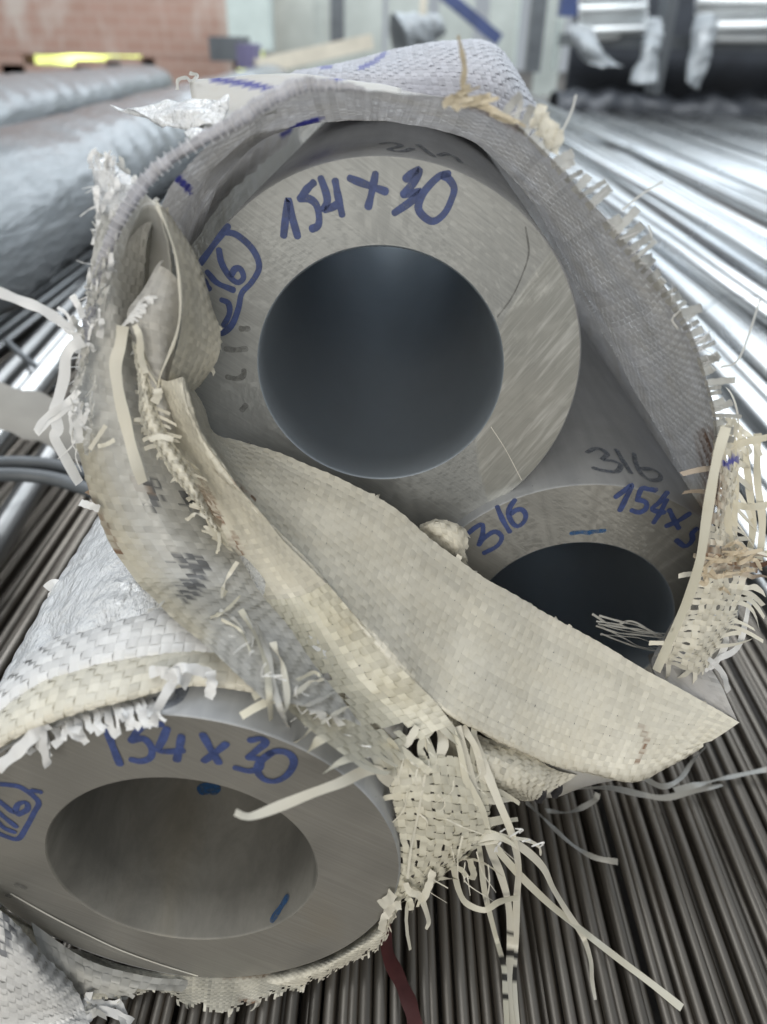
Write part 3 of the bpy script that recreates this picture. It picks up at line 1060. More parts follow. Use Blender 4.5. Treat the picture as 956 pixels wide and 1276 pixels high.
# the sack's back bulging up behind the mouth
Gh = [[(350, 118, .40), (430, 120, .40), (510, 132, .40), (590, 145, .40), (650, 178, .41), (690, 225, .42)],
      [(358, 98, .42), (430, 92, .42), (505, 92, .42), (575, 90, .42), (634, 104, .43), (676, 165, .44)],
      [(366, 90, .45), (432, 80, .45), (500, 66, .45), (562, 56, .45), (622, 64, .46), (664, 130, .47)],
      [(372, 89, .49), (436, 78, .49), (505, 60, .49), (562, 51, .49), (616, 58, .50), (654, 125, .51)],
      [(390, 92, .60), (445, 84, .60), (510, 72, .60), (560, 68, .60), (602, 78, .61), (632, 120, .62)],
      [(430, 86, 1.1), (465, 82, 1.1), (515, 78, 1.1), (550, 78, 1.1), (572, 86, 1.1), (588, 105, 1.1)]]
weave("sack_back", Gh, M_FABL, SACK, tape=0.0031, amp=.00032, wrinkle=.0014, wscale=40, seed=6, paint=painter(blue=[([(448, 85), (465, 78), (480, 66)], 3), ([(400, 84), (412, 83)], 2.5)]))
# left side of the sleeve running back beside the top pipe
Gs = [[(196, 262, .245), (178, 330, .25), (186, 420, .26), (205, 520, .26), (235, 600, .255)],
      [(228, 240, .31), (214, 300, .31), (218, 380, .31), (232, 460, .31), (250, 540, .31)],
      [(290, 180, .44), (278, 225, .44), (280, 285, .44), (290, 345, .44), (300, 400, .44)],
      [(375, 110, .95), (370, 130, .95), (372, 160, .95), (376, 185, .95), (380, 205, .95)]]
weave("sleeve", Gs, M_FABG, SACK, tape=0.0034, wrinkle=.001, seed=7)

# straw and fibres stuck on the rim's top
strip("straw", [(583, 128, .232), (577, 108, .231), (579, 85, .229), (575, 62, .228), (571, 44, .227)], .0016, plain("dry_straw", (.50, .44, .33), .6, 0, 90, .3, .1), SACK, twist=.5, taper=.5)
M_STRAW = bpy.data.materials["dry_straw"]
for k, (a, b) in enumerate([((560, 130), (598, 108)), ((575, 128), (612, 118)), ((556, 126), (590, 124)), ((585, 132), (622, 122)), ((566, 136), (600, 130)), ((570, 122), (586, 106)), ((592, 130), (640, 150)),
                            ((600, 128), (655, 158)), ((552, 132), (575, 118)), ((612, 140), (648, 152)), ((560, 124), (572, 138))]):
    strip("straw", [(a[0], a[1], .231), ((a[0] + b[0]) / 2 + RT.uniform(-3, 3), (a[1] + b[1]) / 2 + RT.uniform(-3, 3), .230), (b[0], b[1], .229)], RT.uniform(.0010, .0022), M_STRAW, SACK, twist=.5, seed=k, taper=.5)
for k, (x_, y_) in enumerate([(676, 160), (684, 172), (693, 180), (668, 150)]):
    strip("frayed_tape", [(x_ - 4, y_ + 10, .234), (x_ + 2, y_ - 4, .232), (x_ + RT.uniform(2, 12), y_ - 20, .231)], .0030, M_FAB, SACK, twist=.5, seed=k)

def lift(rows, R=.0925, gap=.001):
    """keep cloth of the upper sack in front of the lower sack's surface"""
    A = np.array(rows, float)
    f = A.reshape(-1, 3)
    P, _n = s_bot.cyl(f[:, 0], f[:, 1], 0.0, R=R)
    d = nrm(ray(f[:, 0], f[:, 1]))
    q = CAMP - s_bot.c; dp = d.copy(); dp[:, 1] = 0; qp = q.copy(); qp[1] = 0
    disc = (2 * dp @ qp) ** 2 - 4 * (dp * dp).sum(1) * (qp @ qp - R * R)
    hit = (disc > 0) & (P[:, 1] > .150)
    f[:, 2] = np.where(hit, np.minimum(f[:, 2], P[:, 1] - gap), f[:, 2])
    return f.reshape(A.shape)


# left sheet: old thin cloth standing beside the top pipe and sweeping down
GL = [[(120, 200, .250), (140, 204, .250), (160, 215, .248), (180, 240, .246), (198, 258, .244)],
      [(126, 262, .246), (140, 270, .243), (152, 282, .242), (166, 292, .243), (182, 300, .246)],
      [(116, 330, .243), (128, 338, .239), (142, 346, .238), (158, 352, .242), (176, 356, .250)],
      [(105, 395, .240), (122, 400, .234), (142, 404, .232), (164, 410, .238), (186, 414, .250)],
      [(98, 460, .238), (120, 465, .231), (146, 470, .229), (174, 476, .236), (200, 482, .248)],
      [(92, 520, .235), (120, 528, .227), (154, 534, .225), (188, 540, .232), (218, 545, .244)],
      [(100, 582, .231), (132, 590, .223), (170, 594, .221), (208, 600, .227), (244, 604, .238)],
      [(124, 650, .225), (160, 656, .217), (202, 658, .214), (244, 662, .220), (282, 668, .230)],
      [(162, 714, .217), (200, 716, .209), (242, 718, .206), (284, 724, .211), (322, 732, .220)],
      [(214, 770, .208), (250, 770, .200), (290, 774, .197), (330, 780, .201), (366, 790, .209)],
      [(272, 815, .198), (302, 818, .190), (338, 824, .187), (374, 834, .190), (408, 846, .197)],
      [(328, 872, .188), (356, 876, .181), (388, 882, .178), (420, 892, .180), (450, 905, .186)]]
GL = lift(GL)
letters = [[(176, 600), (200, 596), (206, 614), (196, 638), (180, 640), (190, 618)], [(222, 606), (240, 600), (236, 622), (262, 628), (256, 640), (226, 632)],
           [(212, 690), (262, 694), (258, 716), (246, 742), (226, 756), (222, 730), (236, 712), (214, 706)]]
pL = painter(grey=letters, mud=[([(170, 600), (186, 612)], 7), ([(100, 590), (112, 620), (150, 690)], 6)], yellow=[([(105, 560), (130, 650), (180, 725), (240, 790)], 28)])
weave("left_sheet", GL, M_FABG, SACK, tape=.0028, amp=.00024, wfrac=.95, wrinkle=.0014, wscale=80, seed=9, paint=pL, fray=(.12, 0, .5, .3), fray_len=.003, tone_var=.06)
# dense frayed tapes and film along its left edge
RT = random.Random(9)
eL = [g[0] for g in GL]
for k in range(80):
    t = RT.uniform(0.6, 5.6)
    p = cr(eL, [t])[0]; q = cr(eL, [min(t + .1, 11)])[0] - p
    a = math.atan2(q[1], q[0]) + RT.gauss(0, .35) + (math.pi if RT.random() < .4 else 0)
    L = RT.uniform(9, 34)
    x0, y0 = p[0] + RT.uniform(-3, 24), p[1] + RT.uniform(-8, 8)
    g = RT.uniform(.85, 1.12)
    strip("frayed_tape", [(x0, y0, p[2] - .011), (x0 + math.cos(a) * L * .5 + RT.uniform(-3, 3), y0 + math.sin(a) * L * .5 + RT.uniform(-3, 3), p[2] - .0125), (x0 + math.cos(a) * L - RT.uniform(-1, 5), y0 + math.sin(a) * L, p[2] - .0115)],
          RT.choice((.0005, .0008, .0012, .0018, .0022)), RT.choice((M_FABW, M_FABG, M_FABG)), SACK, twist=.7, seed=k, col=(g, g, g), taper=.4)
# shiny film crest at the upper left corner
Gk = [[(113, 202, .248), (122, 196, .247), (134, 194, .246), (146, 206, .245), (160, 222, .244)],
      [(114, 212, .243), (124, 214, .240), (138, 214, .239), (152, 224, .239), (168, 232, .240)],
      [(116, 236, .243), (126, 238, .239), (138, 236, .238), (152, 240, .238), (164, 244, .239)],
      [(120, 262, .242), (128, 266, .239), (136, 268, .238), (146, 268, .238), (154, 268, .239)]]
skin("film_scrap", Gk, M_FILM, SACK, res=.0011, wrinkle=.0022, wscale=190, seed=21, thick=.0002)
for k in range(14):
    x0 = RT.uniform(112, 176); y0 = 196 + max(0, x0 - 130) * .7
    strip("frayed_tape", [(x0, y0 + 14, .242), (x0 + RT.uniform(-3, 3), y0 + 3, .240), (x0 + RT.uniform(-6, 6), y0 - RT.uniform(2, 12), .240)], RT.uniform(.0008, .002), M_FABW, SACK, twist=.8, seed=k, taper=.5)

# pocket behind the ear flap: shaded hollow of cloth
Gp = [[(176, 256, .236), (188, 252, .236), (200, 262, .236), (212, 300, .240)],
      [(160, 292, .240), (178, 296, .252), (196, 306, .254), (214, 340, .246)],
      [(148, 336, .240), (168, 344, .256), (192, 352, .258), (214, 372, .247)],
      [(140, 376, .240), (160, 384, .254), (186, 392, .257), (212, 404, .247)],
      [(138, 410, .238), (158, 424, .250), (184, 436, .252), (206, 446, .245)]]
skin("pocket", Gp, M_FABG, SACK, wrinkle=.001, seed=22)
# tan inner sheet in front of the pocket
Gt = [[(196, 330, .236), (206, 334, .236), (216, 342, .236), (224, 352, .236)],
      [(178, 362, .233), (194, 362, .231), (210, 368, .231), (224, 378, .234)],
      [(158, 392, .230), (182, 394, .226), (204, 400, .227), (222, 410, .232)],
      [(168, 430, .229), (186, 432, .225), (204, 436, .226), (218, 442, .232)],
      [(176, 480, .230), (190, 482, .226), (204, 484, .227), (212, 488, .232)],
      [(190, 540, .228), (202, 542, .226), (212, 544, .228), (222, 548, .232)]]
weave("inner_fold", Gt, M_FABD, SACK, tape=.0022, amp=.00012, seed=23, wrinkle=.0006, fray=(.25, 0, .4, 0), fray_len=.003)
for k in range(16):       # shiny short tapes on its upper left edge
    x0, y0 = 152 + k * 1.6, 404 - k * 2.2
    strip("frayed_tape", [(x0, y0 + 4, .2275), (x0 + 9, y0 - 2 + RT.uniform(-3, 3), .2265), (x0 + 17 + RT.uniform(-4, 4), y0 - 1 + RT.uniform(-2, 4), .2262)], .0009, M_FABW, SACK, twist=.4, seed=k)
# ear flap: right hand face hanging against the pipe's end
Ge = [[(190, 250, .236), (200, 254, .238), (208, 262, .240), (214, 270, .242)],
      [(208, 282, .232), (222, 288, .238), (234, 302, .243), (246, 326, .247)],
      [(220, 330, .229), (236, 336, .237), (252, 352, .243), (264, 378, .248)],
      [(226, 378, .227), (244, 384, .236), (260, 398, .243), (274, 412, .249)],
      [(224, 420, .226), (242, 428, .235), (258, 438, .243), (272, 446, .249)],
      [(214, 456, .226), (228, 466, .234), (242, 474, .242), (254, 474, .248)],
      [(206, 486, .228), (216, 492, .233), (228, 492, .240), (240, 488, .246)]]
weave("ear_flap", Ge, M_FAB, SACK, tape=.0020, amp=.00013, wrinkle=.0007, seed=24, fray=(0, .3, .3, .1), fray_len=.002)
# folded edge of the ear, a thin bright roll
strip("fold_edge", [(196, 256, .232), (208, 284, .230), (219, 318, .228), (224, 352, .2265), (225, 388, .2255), (220, 418, .225), (209, 446, .225), (200, 470, .2255), (196, 492, .2265)], .0010, M_FAB, SACK, crease=.5, twist=.9, n=60)

# tongue: long fold that runs down from the ear; shaded inside, bright ridge on its right
Gn = [[(198, 470, .226), (208, 474, .2245), (218, 472, .224), (226, 470, .226), (229, 482, .232)],
      [(196, 508, .230), (212, 512, .231), (226, 508, .226), (236, 506, .222), (243, 512, .230)],
      [(206, 548, .233), (224, 552, .235), (240, 548, .229), (252, 545, .222), (258, 552, .229)],
      [(226, 592, .232), (246, 596, .234), (266, 592, .227), (280, 588, .219), (287, 596, .226)],
      [(250, 634, .228), (274, 640, .230), (298, 638, .223), (316, 630, .214), (324, 640, .221)],
      [(276, 690, .219), (304, 694, .222), (336, 690, .215), (360, 678, .207), (370, 688, .213)],
      [(300, 745, .206), (336, 748, .210), (376, 742, .205), (406, 728, .199), (416, 738, .205)],
      [(318, 800, .194), (360, 800, .197), (408, 794, .195), (450, 778, .192), (462, 790, .198)],
      [(340, 856, .184), (386, 852, .186), (440, 846, .186), (498, 830, .186), (510, 842, .192)],
      [(388, 906, .177), (430, 898, .178), (482, 888, .180), (540, 872, .183), (554, 880, .188)],
      [(440, 950, .172), (474, 938, .172), (516, 922, .175), (564, 902, .180), (590, 906, .186)]]
pn = painter(mud=[([(248, 598), (262, 622), (275, 650)], 6), ([(292, 600), (318, 622)], 4), ([(290, 668), (300, 690)], 6), ([(240, 660), (262, 680)], 4)])
Gn = lift(Gn, .088)[:, :4]
weave("tongue", Gn[:7], M_FAB, SACK, tape=.0021, amp=.00012, wfrac=.97, wrinkle=.0009, wscale=60, seed=35, paint=pn, fray=(.5, 0, 0, 0), fray_len=.004, tone_var=.05)
Gn2 = Gn[6:].copy()
weave("tongue", Gn2, M_FABY, SACK, tape=.0029, amp=.0003, wfrac=.955, wrinkle=.0010, wscale=70, seed=25, paint=pn, fray=(.5, 0, 0, .6), fray_len=.008, jitter=.00005,
      hole=[[(405, 874), (428, 868), (436, 878), (424, 884)], [(468, 908), (496, 898), (516, 906), (490, 918)], [(392, 846), (408, 840), (410, 848)]])
# torn pale layer lying against the tongue's left side
Gq = [[(166, 432, .228), (172, 428, .226), (180, 440, .226)], [(172, 480, .228), (180, 484, .224), (190, 494, .226)], [(176, 524, .227), (190, 530, .222), (206, 536, .225)],
      [(196, 562, .225), (212, 566, .219), (230, 574, .223)], [(218, 596, .221), (234, 600, .215), (250, 606, .219)], [(244, 626, .217), (256, 636, .212), (268, 648, .216)], [(262, 650, .214), (272, 664, .210), (282, 680, .213)]]
weave("torn_layer", Gq, M_FAB, SACK, tape=.0016, amp=.00022, wrinkle=.0005, wscale=200, seed=26, fray=(.3, .9, .3, .3), fray_len=.005, tone_var=.14,
      paint=painter(mud=[([(250, 606), (266, 640), (276, 655)], 7)]))

# the big front flap, folded over along the tongue's ridge
R_ = np.concatenate([Gn[:10, 3], np.array([(575, 898, .1815), (640, 930, .186), (694, 956, .190), (752, 965, .193), (805, 962, .197), (872, 930, .206)])])
E_ = np.array([(240, 486, .246), (254, 514, .248), (268, 541, .250), (297, 549, .252), (345, 560, .253), (395, 580, .251), (445, 606, .247), (495, 637, .244), (545, 680, .241), (595, 716, .238), (640, 741, .235), (695, 772, .231), (745, 798, .228), (800, 833, .224), (860, 865, .220), (920, 900, .214)])
R_[:, 2] += np.where(np.arange(16) < 10, .0007, 0)
rows_ = []
for w_, sag in ((0, 0), (.22, .35), (.5, .75), (.78, .8), (1.0, 0)):
    r_ = E_ * (1 - w_) + R_ * w_
    r_[:, 2] += sag * np.array([0, .001, .002, .0035, .002, .0035, .001, .0022, -.0015, .0005, -.003, -.0015, -.0035, -.002, -.002, 0])
    r_[:, 1] += np.array([0, 1, 2, 4, 2, -1, 2, 4, 1, -2, 2, 3, 0, 2, 0, 0]) * sag
    rows_.append(r_)
back_ = R_ + np.array([-5, 3, .004])
rows_.append(back_)
weave("front_flap", np.array(rows_), M_FAB, SACK, tape=.0025, amp=.00017, wrinkle=.0023, wscale=58, seed=27, tone_var=.045, fray=(0, 0, .12, 0), fray_len=.0012, jitter=.00003,
      paint=painter(mud=[([(795, 950), (806, 925), (800, 905)], 4), ([(292, 600), (318, 622)], 3)]))
# underside turned in at the right corner
Gu = [[(842, 768, .252), (848, 768, .251), (854, 774, .250), (860, 784, .249)],
      [(826, 796, .249), (842, 797, .248), (856, 802, .246), (872, 812, .243)],
      [(812, 826, .238), (836, 830, .236), (864, 836, .232), (894, 846, .228)],
      [(830, 856, .227), (862, 862, .225), (890, 869, .221), (908, 874, .218)],
      [(862, 871, .2218), (884, 880, .2195), (904, 889, .217), (919, 898, .215)]]
weave("flap_underside", Gu, M_FABS, SACK, tape=.0025, amp=.00012, wrinkle=.0012, wscale=70, seed=28)
# rolled lower layers beneath the front flap
Gr = [[(560, 890, .196), (590, 912, .192), (640, 932, .192), (690, 958, .194), (720, 966, .197)],
      [(545, 915, .190), (580, 935, .182), (625, 950, .182), (665, 970, .186), (690, 985, .192)],
      [(545, 945, .188), (575, 962, .180), (615, 975, .180), (650, 985, .184), (668, 996, .192)],
      [(540, 968, .190), (570, 978, .187), (610, 990, .190), (645, 996, .194), (662, 998, .198)]]
weave("under_layer", Gr, M_FAB, SACK, tape=.0026, amp=.0003, wrinkle=.0010, wscale=90, seed=29, paint=painter())
Gr = [[(640, 930, .200), (690, 950, .198), (740, 958, .198), (790, 960, .200)], [(650, 960, .205), (690, 975, .200), (735, 970, .200), (780, 966, .203)], [(660, 990, .212), (690, 992, .207), (712, 984, .207), (740, 972, .210)]]
skin("under_layer", Gr, M_FABD, SACK, wrinkle=.0008, seed=30)
M_BLK = plain("black_print_tape", (.03, .03, .035), .35, 0, 60, .3, .1)
strip("black_print", [(666, 974, .1895), (676, 986, .1895), (670, 998, .193)], .0035, M_BLK, SACK, crease=.3)
strip("black_print", [(690, 974, .193), (697, 982, .194), (690, 992, .197)], .0030, M_BLK, SACK, crease=.3)
# little knot of cloth beside the middle pipe
Gz = [[(522, 652, .252), (540, 646, .251), (560, 650, .251), (578, 662, .253)], [(520, 662, .250), (542, 656, .247), (562, 662, .2475), (579, 676, .250)], [(530, 674, .249), (548, 672, .2465), (566, 680, .247), (580, 692, .250)], [(545, 690, .250), (558, 690, .249), (570, 698, .250), (582, 706, .252)]]
weave("cloth_knot", Gz, M_FAB, SACK, tape=.0022, amp=.0002, wrinkle=.0022, wscale=190, seed=31, fray=(.3, .5, .3, .2), fray_len=.002)

# right hand side: long tape, muddy net and rags
strip("long_tape", [(905, 532, .226), (896, 562, .224), (888, 600, .222), (880, 650, .220), (872, 700, .220), (858, 745, .222), (838, 790, .224), (818, 836, .226)], .0032, M_FABY, SACK, twist=.15, n=50)
strip("long_tape", [(893, 560, .229), (880, 640, .227), (866, 720, .226), (846, 780, .226), (828, 826, .228)], .0018, M_FAB, SACK, twist=.2, n=40)
Gm = [[(893, 520, .236), (912, 520, .240), (930, 536, .244)], [(888, 580, .232), (905, 585, .236), (916, 600, .240)], [(882, 640, .230), (900, 650, .234), (912, 660, .236)],
      [(872, 700, .228), (905, 700, .232), (944, 704, .232)], [(856, 750, .226), (895, 748, .230), (925, 752, .236)], [(842, 800, .226), (880, 800, .230), (905, 790, .236)], [(830, 828, .228), (866, 836, .230), (878, 828, .234)]]
pg = painter(mud=[([(884, 575), (892, 610), (886, 640)], 18), ([(880, 690), (915, 700), (950, 712)], 22), ([(940, 704), (956, 716)], 14)], blue=[([(905, 578), (916, 572)], 5)])
weave("muddy_rag", Gm, M_FAB, SACK, tape=.0026, amp=.0004, wfrac=.86, wrinkle=.0022, wscale=110, seed=33, paint=pg, fray=(.2, .8, .3, .6), fray_len=.012, drop=.12, jitter=.00012, tone_var=.12)
RT = random.Random(14)
for k, pts in enumerate([[(912, 548, .24), (916, 600, .238), (914, 660, .236), (910, 700, .234)], [(928, 560, .243), (934, 610, .241), (938, 660, .238), (930, 706, .236)], [(944, 540, .246), (944, 600, .244), (950, 650, .242), (946, 708, .24)],
                         [(898, 548, .238), (904, 610, .235), (908, 660, .233), (914, 700, .231)], [(900, 560, .24), (925, 552, .24), (956, 545, .243)], [(902, 622, .238), (930, 632, .238), (960, 628, .242)], [(906, 686, .235), (930, 690, .234), (962, 690, .238)]]):
    strip("net_tape", pts, .0026, M_FAB, SACK, twist=.35, seed=k, col=(.9, .88, .82))
for k in range(22):
    x0, y0 = RT.uniform(860, 925), RT.uniform(670, 740)
    strip("frayed_tape", [(x0, y0, .229), (x0 + RT.uniform(0, 18), y0 + RT.uniform(-8, 10), .226), (x0 + RT.uniform(8, 36), y0 + RT.uniform(-12, 16), .228)], RT.uniform(.0008, .0022), M_FAB, SACK, twist=.6, seed=k, col=(.85, .76, .66), taper=.4)
for k, pts in enumerate([[(876, 836, .232), (894, 822, .234), (918, 808, .238), (928, 780, .242), (936, 740, .245)], [(880, 818, .232), (900, 838, .234), (908, 862, .236)], [(868, 842, .23), (890, 828, .234), (905, 800, .24), (898, 782, .244)],
                         [(860, 780, .232), (884, 770, .236), (910, 766, .24)]]):
    strip("loose_tape", pts, .0024, M_FABW, SACK, twist=.5, seed=k)
# wisps in front of the middle pipe's bore
for k in range(9):
    x0, y0 = RT.uniform(716, 750), RT.uniform(765, 795)
    strip("loose_fibre", [(x0, y0, .240), (x0 + 26, y0 + RT.uniform(2, 14), .242), (x0 + 55, y0 + RT.uniform(8, 20), .246), (RT.uniform(832, 848), RT.uniform(790, 818), .2445)], RT.uniform(.0003, .0011), M_FABG, SACK, twist=.6, seed=k, taper=.5)

# left edge loose tapes
for k, (pts, w) in enumerate([([(-6, 362, .225), (24, 374, .226), (50, 384, .226), (72, 398, .227), (92, 414, .229)], .0031),
                              ([(92, 414, .229), (97, 424, .229), (98, 440, .23)], .0022),
                              ([(104, 425, .226), (90, 432, .224), (82, 446, .223), (80, 470, .223), (73, 496, .223), (68, 512, .223), (72, 534, .223), (68, 545, .223), (80, 568, .224), (92, 590, .225), (99, 602, .227)], .0034),
                              ([(98, 486, .226), (84, 502, .224), (68, 512, .222), (54, 524, .221), (45, 538, .221)], .0022), ([(97, 495, .226), (80, 512, .2235), (60, 526, .222), (46, 541, .2215)], .0020),
                              ([(72, 383, .227), (82, 390, .225), (88, 400, .224), (90, 412, .225)], .0010), ([(90, 368, .23), (98, 382, .229), (104, 396, .229)], .0020),
                              ([(96, 500, .226), (94, 530, .224), (98, 552, .224)], .0040), ([(100, 626, .222), (112, 630, .221), (124, 634, .222)], .0026),
                              ([(153, 406, .222), (150, 430, .221), (144, 455, .220), (148, 490, .219), (156, 525, .218), (164, 558, .2165), (172, 585, .215), (178, 602, .215)], .0036),
                              ([(168, 405, .223), (174, 420, .222), (176, 445, .222), (182, 465, .222)], .0020), ([(186, 548, .214), (200, 544, .213), (216, 548, .213)], .0018),
                              ([(112, 560, .219), (122, 545, .218), (132, 530, .218)], .0014), ([(122, 556, .219), (132, 554, .218), (143, 548, .218)], .0014),
                              ([(196, 484, .2235), (197, 492, .223), (192, 502, .2235)], .0028)]):
    strip("loose_tape", pts, w, M_FABW if k < 9 else M_FAB, SACK, twist=.25, seed=k)

# shreds at the tongue's lower left: curls hanging over the lower pipe
for k, (pts, w) in enumerate([([(300, 760, .192), (318, 790, .186), (332, 830, .180), (336, 870, .174), (340, 905, .166), (356, 928, .160), (376, 920, .158), (388, 908, .160)], .0028),
                              ([(322, 780, .190), (334, 815, .182), (340, 850, .176), (350, 885, .170), (362, 910, .166), (378, 924, .164)], .0030),
                              ([(340, 800, .187), (352, 830, .181), (358, 870, .175), (352, 895, .171)], .0030), ([(262, 770, .204), (282, 760, .2), (300, 742, .199)], .0028),
                              ([(274, 760, .202), (292, 772, .198), (306, 790, .194)], .0026), ([(296, 700, .205), (280, 726, .203), (276, 745, .202)], .0030),
                              ([(276, 772, .2), (300, 786, .196), (312, 812, .19)], .0022), ([(306, 768, .194), (316, 786, .19), (314, 806, .188)], .0020),
                              ([(366, 868, .176), (384, 852, .174), (404, 846, .174)], .0034), ([(370, 848, .179), (392, 838, .177), (402, 848, .176)], .0030), ([(376, 880, .174), (398, 872, .172), (418, 862, .173)], .0030),
                              ([(400, 900, .171), (420, 888, .169), (436, 880, .171)], .0030), ([(268, 655, .214), (274, 672, .212), (270, 690, .211)], .0030), ([(184, 762, .208), (198, 755, .206), (205, 748, .207)], .0022),
                              ([(232, 648, .212), (246, 640, .210), (258, 646, .21)], .0028)]):
    strip("shredded_tape", lift(pts, .0935, .001), w * (.72 if k < 3 else .5), (M_FABY, M_FABG, M_FAB)[k % 3], SACK, twist=.9, seed=k, taper=.5)
# long twisted shred in front of the lower bore
strip("loose_tape", [(488, 976, .163), (478, 968, .160), (470, 960, .158), (452, 962, .155), (425, 975, .149), (390, 988, .144), (350, 1004, .139), (318, 1016, .135), (305, 1017, .134), (293, 1012, .134)], .0033, M_FAB, SACK, twist=.35, taper=.45, n=70)

# open net and strands hanging at the lower right of the tongue
Gw = [[(476, 946, .170), (508, 945, .170), (540, 942, .172), (572, 944, .175), (602, 958, .179)],
      [(486, 985, .1655), (513, 983, .165), (544, 984, .166), (576, 988, .169), (608, 992, .174)],
      [(495, 1022, .1625), (518, 1022, .162), (546, 1028, .163), (580, 1030, .166), (612, 1026, .171)],
      [(499, 1058, .161), (520, 1062, .1605), (545, 1064, .161), (574, 1062, .164), (604, 1046, .169)],
      [(497, 1090, .160), (513, 1096, .160), (530, 1096, .161), (550, 1088, .163), (572, 1074, .167)],
      [(486, 1118, .160), (502, 1118, .160), (516, 1118, .161), (530, 1110, .162), (546, 1100, .165)]]
weave("open_net", Gw, M_FABY, SACK, tape=.0031, amp=.0004, wfrac=.84, wrinkle=.0010, wscale=120, seed=40, fray=(.15, .9, .2, .9), fray_len=.014, drop=.06, jitter=.00020, tone_var=.08,
      mask=[(470, 940), (600, 940), (608, 1000), (606, 1046), (572, 1074), (546, 1100), (530, 1128), (480, 1126), (470, 1040)])
strands = [([(560, 900, .182), (572, 930, .176), (580, 968, .172), (590, 1010, .170), (598, 1060, .171), (604, 1110, .173), (616, 1160, .176), (628, 1205, .178), (630, 1240, .18), (632, 1285, .182)], .0026, [(.74, .77), (.80, .83), (.88, .90)]),
           ([(570, 905, .182), (582, 950, .176), (596, 1000, .171), (608, 1050, .170), (624, 1090, .171), (634, 1130, .172), (636, 1180, .175), (634, 1230, .178), (640, 1290, .18)], .0034, [(.70, .71), (.76, .78)]),
           ([(590, 918, .184), (606, 960, .177), (622, 1000, .172), (638, 1040, .169), (646, 1080, .170), (644, 1120, .172), (642, 1170, .174), (640, 1220, .176), (644, 1290, .178)], .0034, [(.79, .81), (.84, .88)]),
           ([(580, 970, .172), (600, 1010, .170), (612, 1046, .170), (640, 1082, .171), (680, 1122, .174), (720, 1155, .177), (770, 1194, .180), (815, 1228, .183), (850, 1256, .185)], .0034, None),
           ([(560, 1048, .166), (590, 1046, .168), (620, 1042, .168), (650, 1056, .170), (676, 1080, .172), (690, 1108, .174), (708, 1138, .176), (726, 1166, .178), (736, 1196, .180), (738, 1222, .181), (742, 1246, .182)], .0034, None),
           ([(640, 1044, .168), (660, 1048, .169), (672, 1056, .170), (674, 1066, .171)], .0016, None),
           ([(560, 1056, .165), (566, 1085, .166), (572, 1110, .168), (582, 1126, .169), (604, 1134, .168), (622, 1124, .168), (646, 1118, .168)], .0027, None),
           ([(505, 1100, .158), (512, 1112, .157), (524, 1118, .157), (534, 1146, .158), (531, 1158, .158)], .0030, None),
           ([(540, 1085, .160), (534, 1105, .158), (526, 1124, .157)], .0032, None), ([(506, 1118, .159), (512, 1124, .158), (513, 1134, .158)], .0024, None),
           ([(576, 905, .184), (592, 930, .178), (600, 958, .176), (604, 985, .176)], .0030, None), ([(548, 900, .184), (552, 930, .176), (540, 960, .171), (535, 975, .169)], .0042, None),
           ([(495, 930, .171), (520, 950, .168), (536, 962, .167)], .0030, None), ([(470, 915, .172), (490, 935, .169), (500, 948, .168)], .0034, None), ([(520, 905, .177), (508, 925, .173), (490, 940, .169)], .0032, None),
           ([(540, 905, .18), (524, 930, .174), (530, 948, .171)], .0028, None), ([(590, 985, .172), (596, 1010, .171), (602, 1030, .171), (612, 1040, .172)], .0020, None),
           ([(575, 985, .170), (610, 998, .174), (640, 994, .18)], .0026, None), ([(585, 1070, .166), (590, 1088, .167), (588, 1096, .168)], .0030, None),
           ([(560, 1050, .165), (600, 1052, .167), (625, 1048, .168)], .0010, None), ([(530, 965, .167), (522, 1010, .162), (512, 1060, .159), (508, 1095, .158)], .0010, None)]
for k, (pts, w, bands) in enumerate(strands):
    strip("hanging_strand", pts, w * .86, M_FAB if k % 3 else M_FABY, SACK, twist=.42, seed=k + 3, bands=bands, n=max(16, 10 * len(pts)), taper=.6 if k in (4, 5, 7) else 0)
RT = random.Random(21)
for k in range(7):
    x0, y0 = RT.uniform(612, 672), RT.uniform(1036, 1064)
    strip("loose_fibre", [(x0, y0, .168), (x0 + RT.uniform(-8, 8), y0 - RT.uniform(2, 10), .167), (x0 + RT.uniform(-10, 10), y0 + RT.uniform(-6, 6), .167)], .0006, M_FABW, SACK, twist=.6, seed=k)
for k in range(26):
    x0, y0 = RT.uniform(500, 612), RT.uniform(930, 1095)
    L = RT.uniform(12, 60); a = RT.uniform(.2, 1.9)
    strip("loose_fibre", [(x0, y0, .163), (x0 + math.cos(a) * L * .4, y0 + math.sin(a) * L * .5, .161), (x0 + math.cos(a + RT.uniform(-.8, .8)) * L, y0 + math.sin(a) * L, .161)], RT.uniform(.0002, .0007), M_FAB, SACK, twist=.6, seed=k, taper=.5)
for k in range(60):       # hairs at the torn edge of the tongue, the left sheet and the rim
    if k < 20: x0, y0, d0 = 300 + k * 9 + RT.uniform(-8, 8), 800 + k * 7.5 + RT.uniform(-8, 8), .160
    elif k < 40: q_ = cr(eL, [RT.uniform(.3, 6)])[0]; x0, y0, d0 = q_[0], q_[1], q_[2] - .012
    else: q_ = cr(rp, [RT.uniform(3.6, 9)])[0]; x0, y0, d0 = q_[0], q_[1], q_[2] - .002
    L = RT.uniform(10, 34); a = RT.uniform(1.6, 3.6) if k < 40 else RT.uniform(-1.7, .5)
    strip("loose_fibre", [(x0, y0, d0), (x0 + math.cos(a) * L * .5, y0 + math.sin(a) * L * .4, d0), (x0 + math.cos(a + RT.uniform(-.9, .9)) * L, y0 + math.sin(a) * L, d0)], RT.uniform(.0002, .0006), M_FABW if k < 40 else M_FABS, SACK, twist=.6, seed=k, taper=.5)
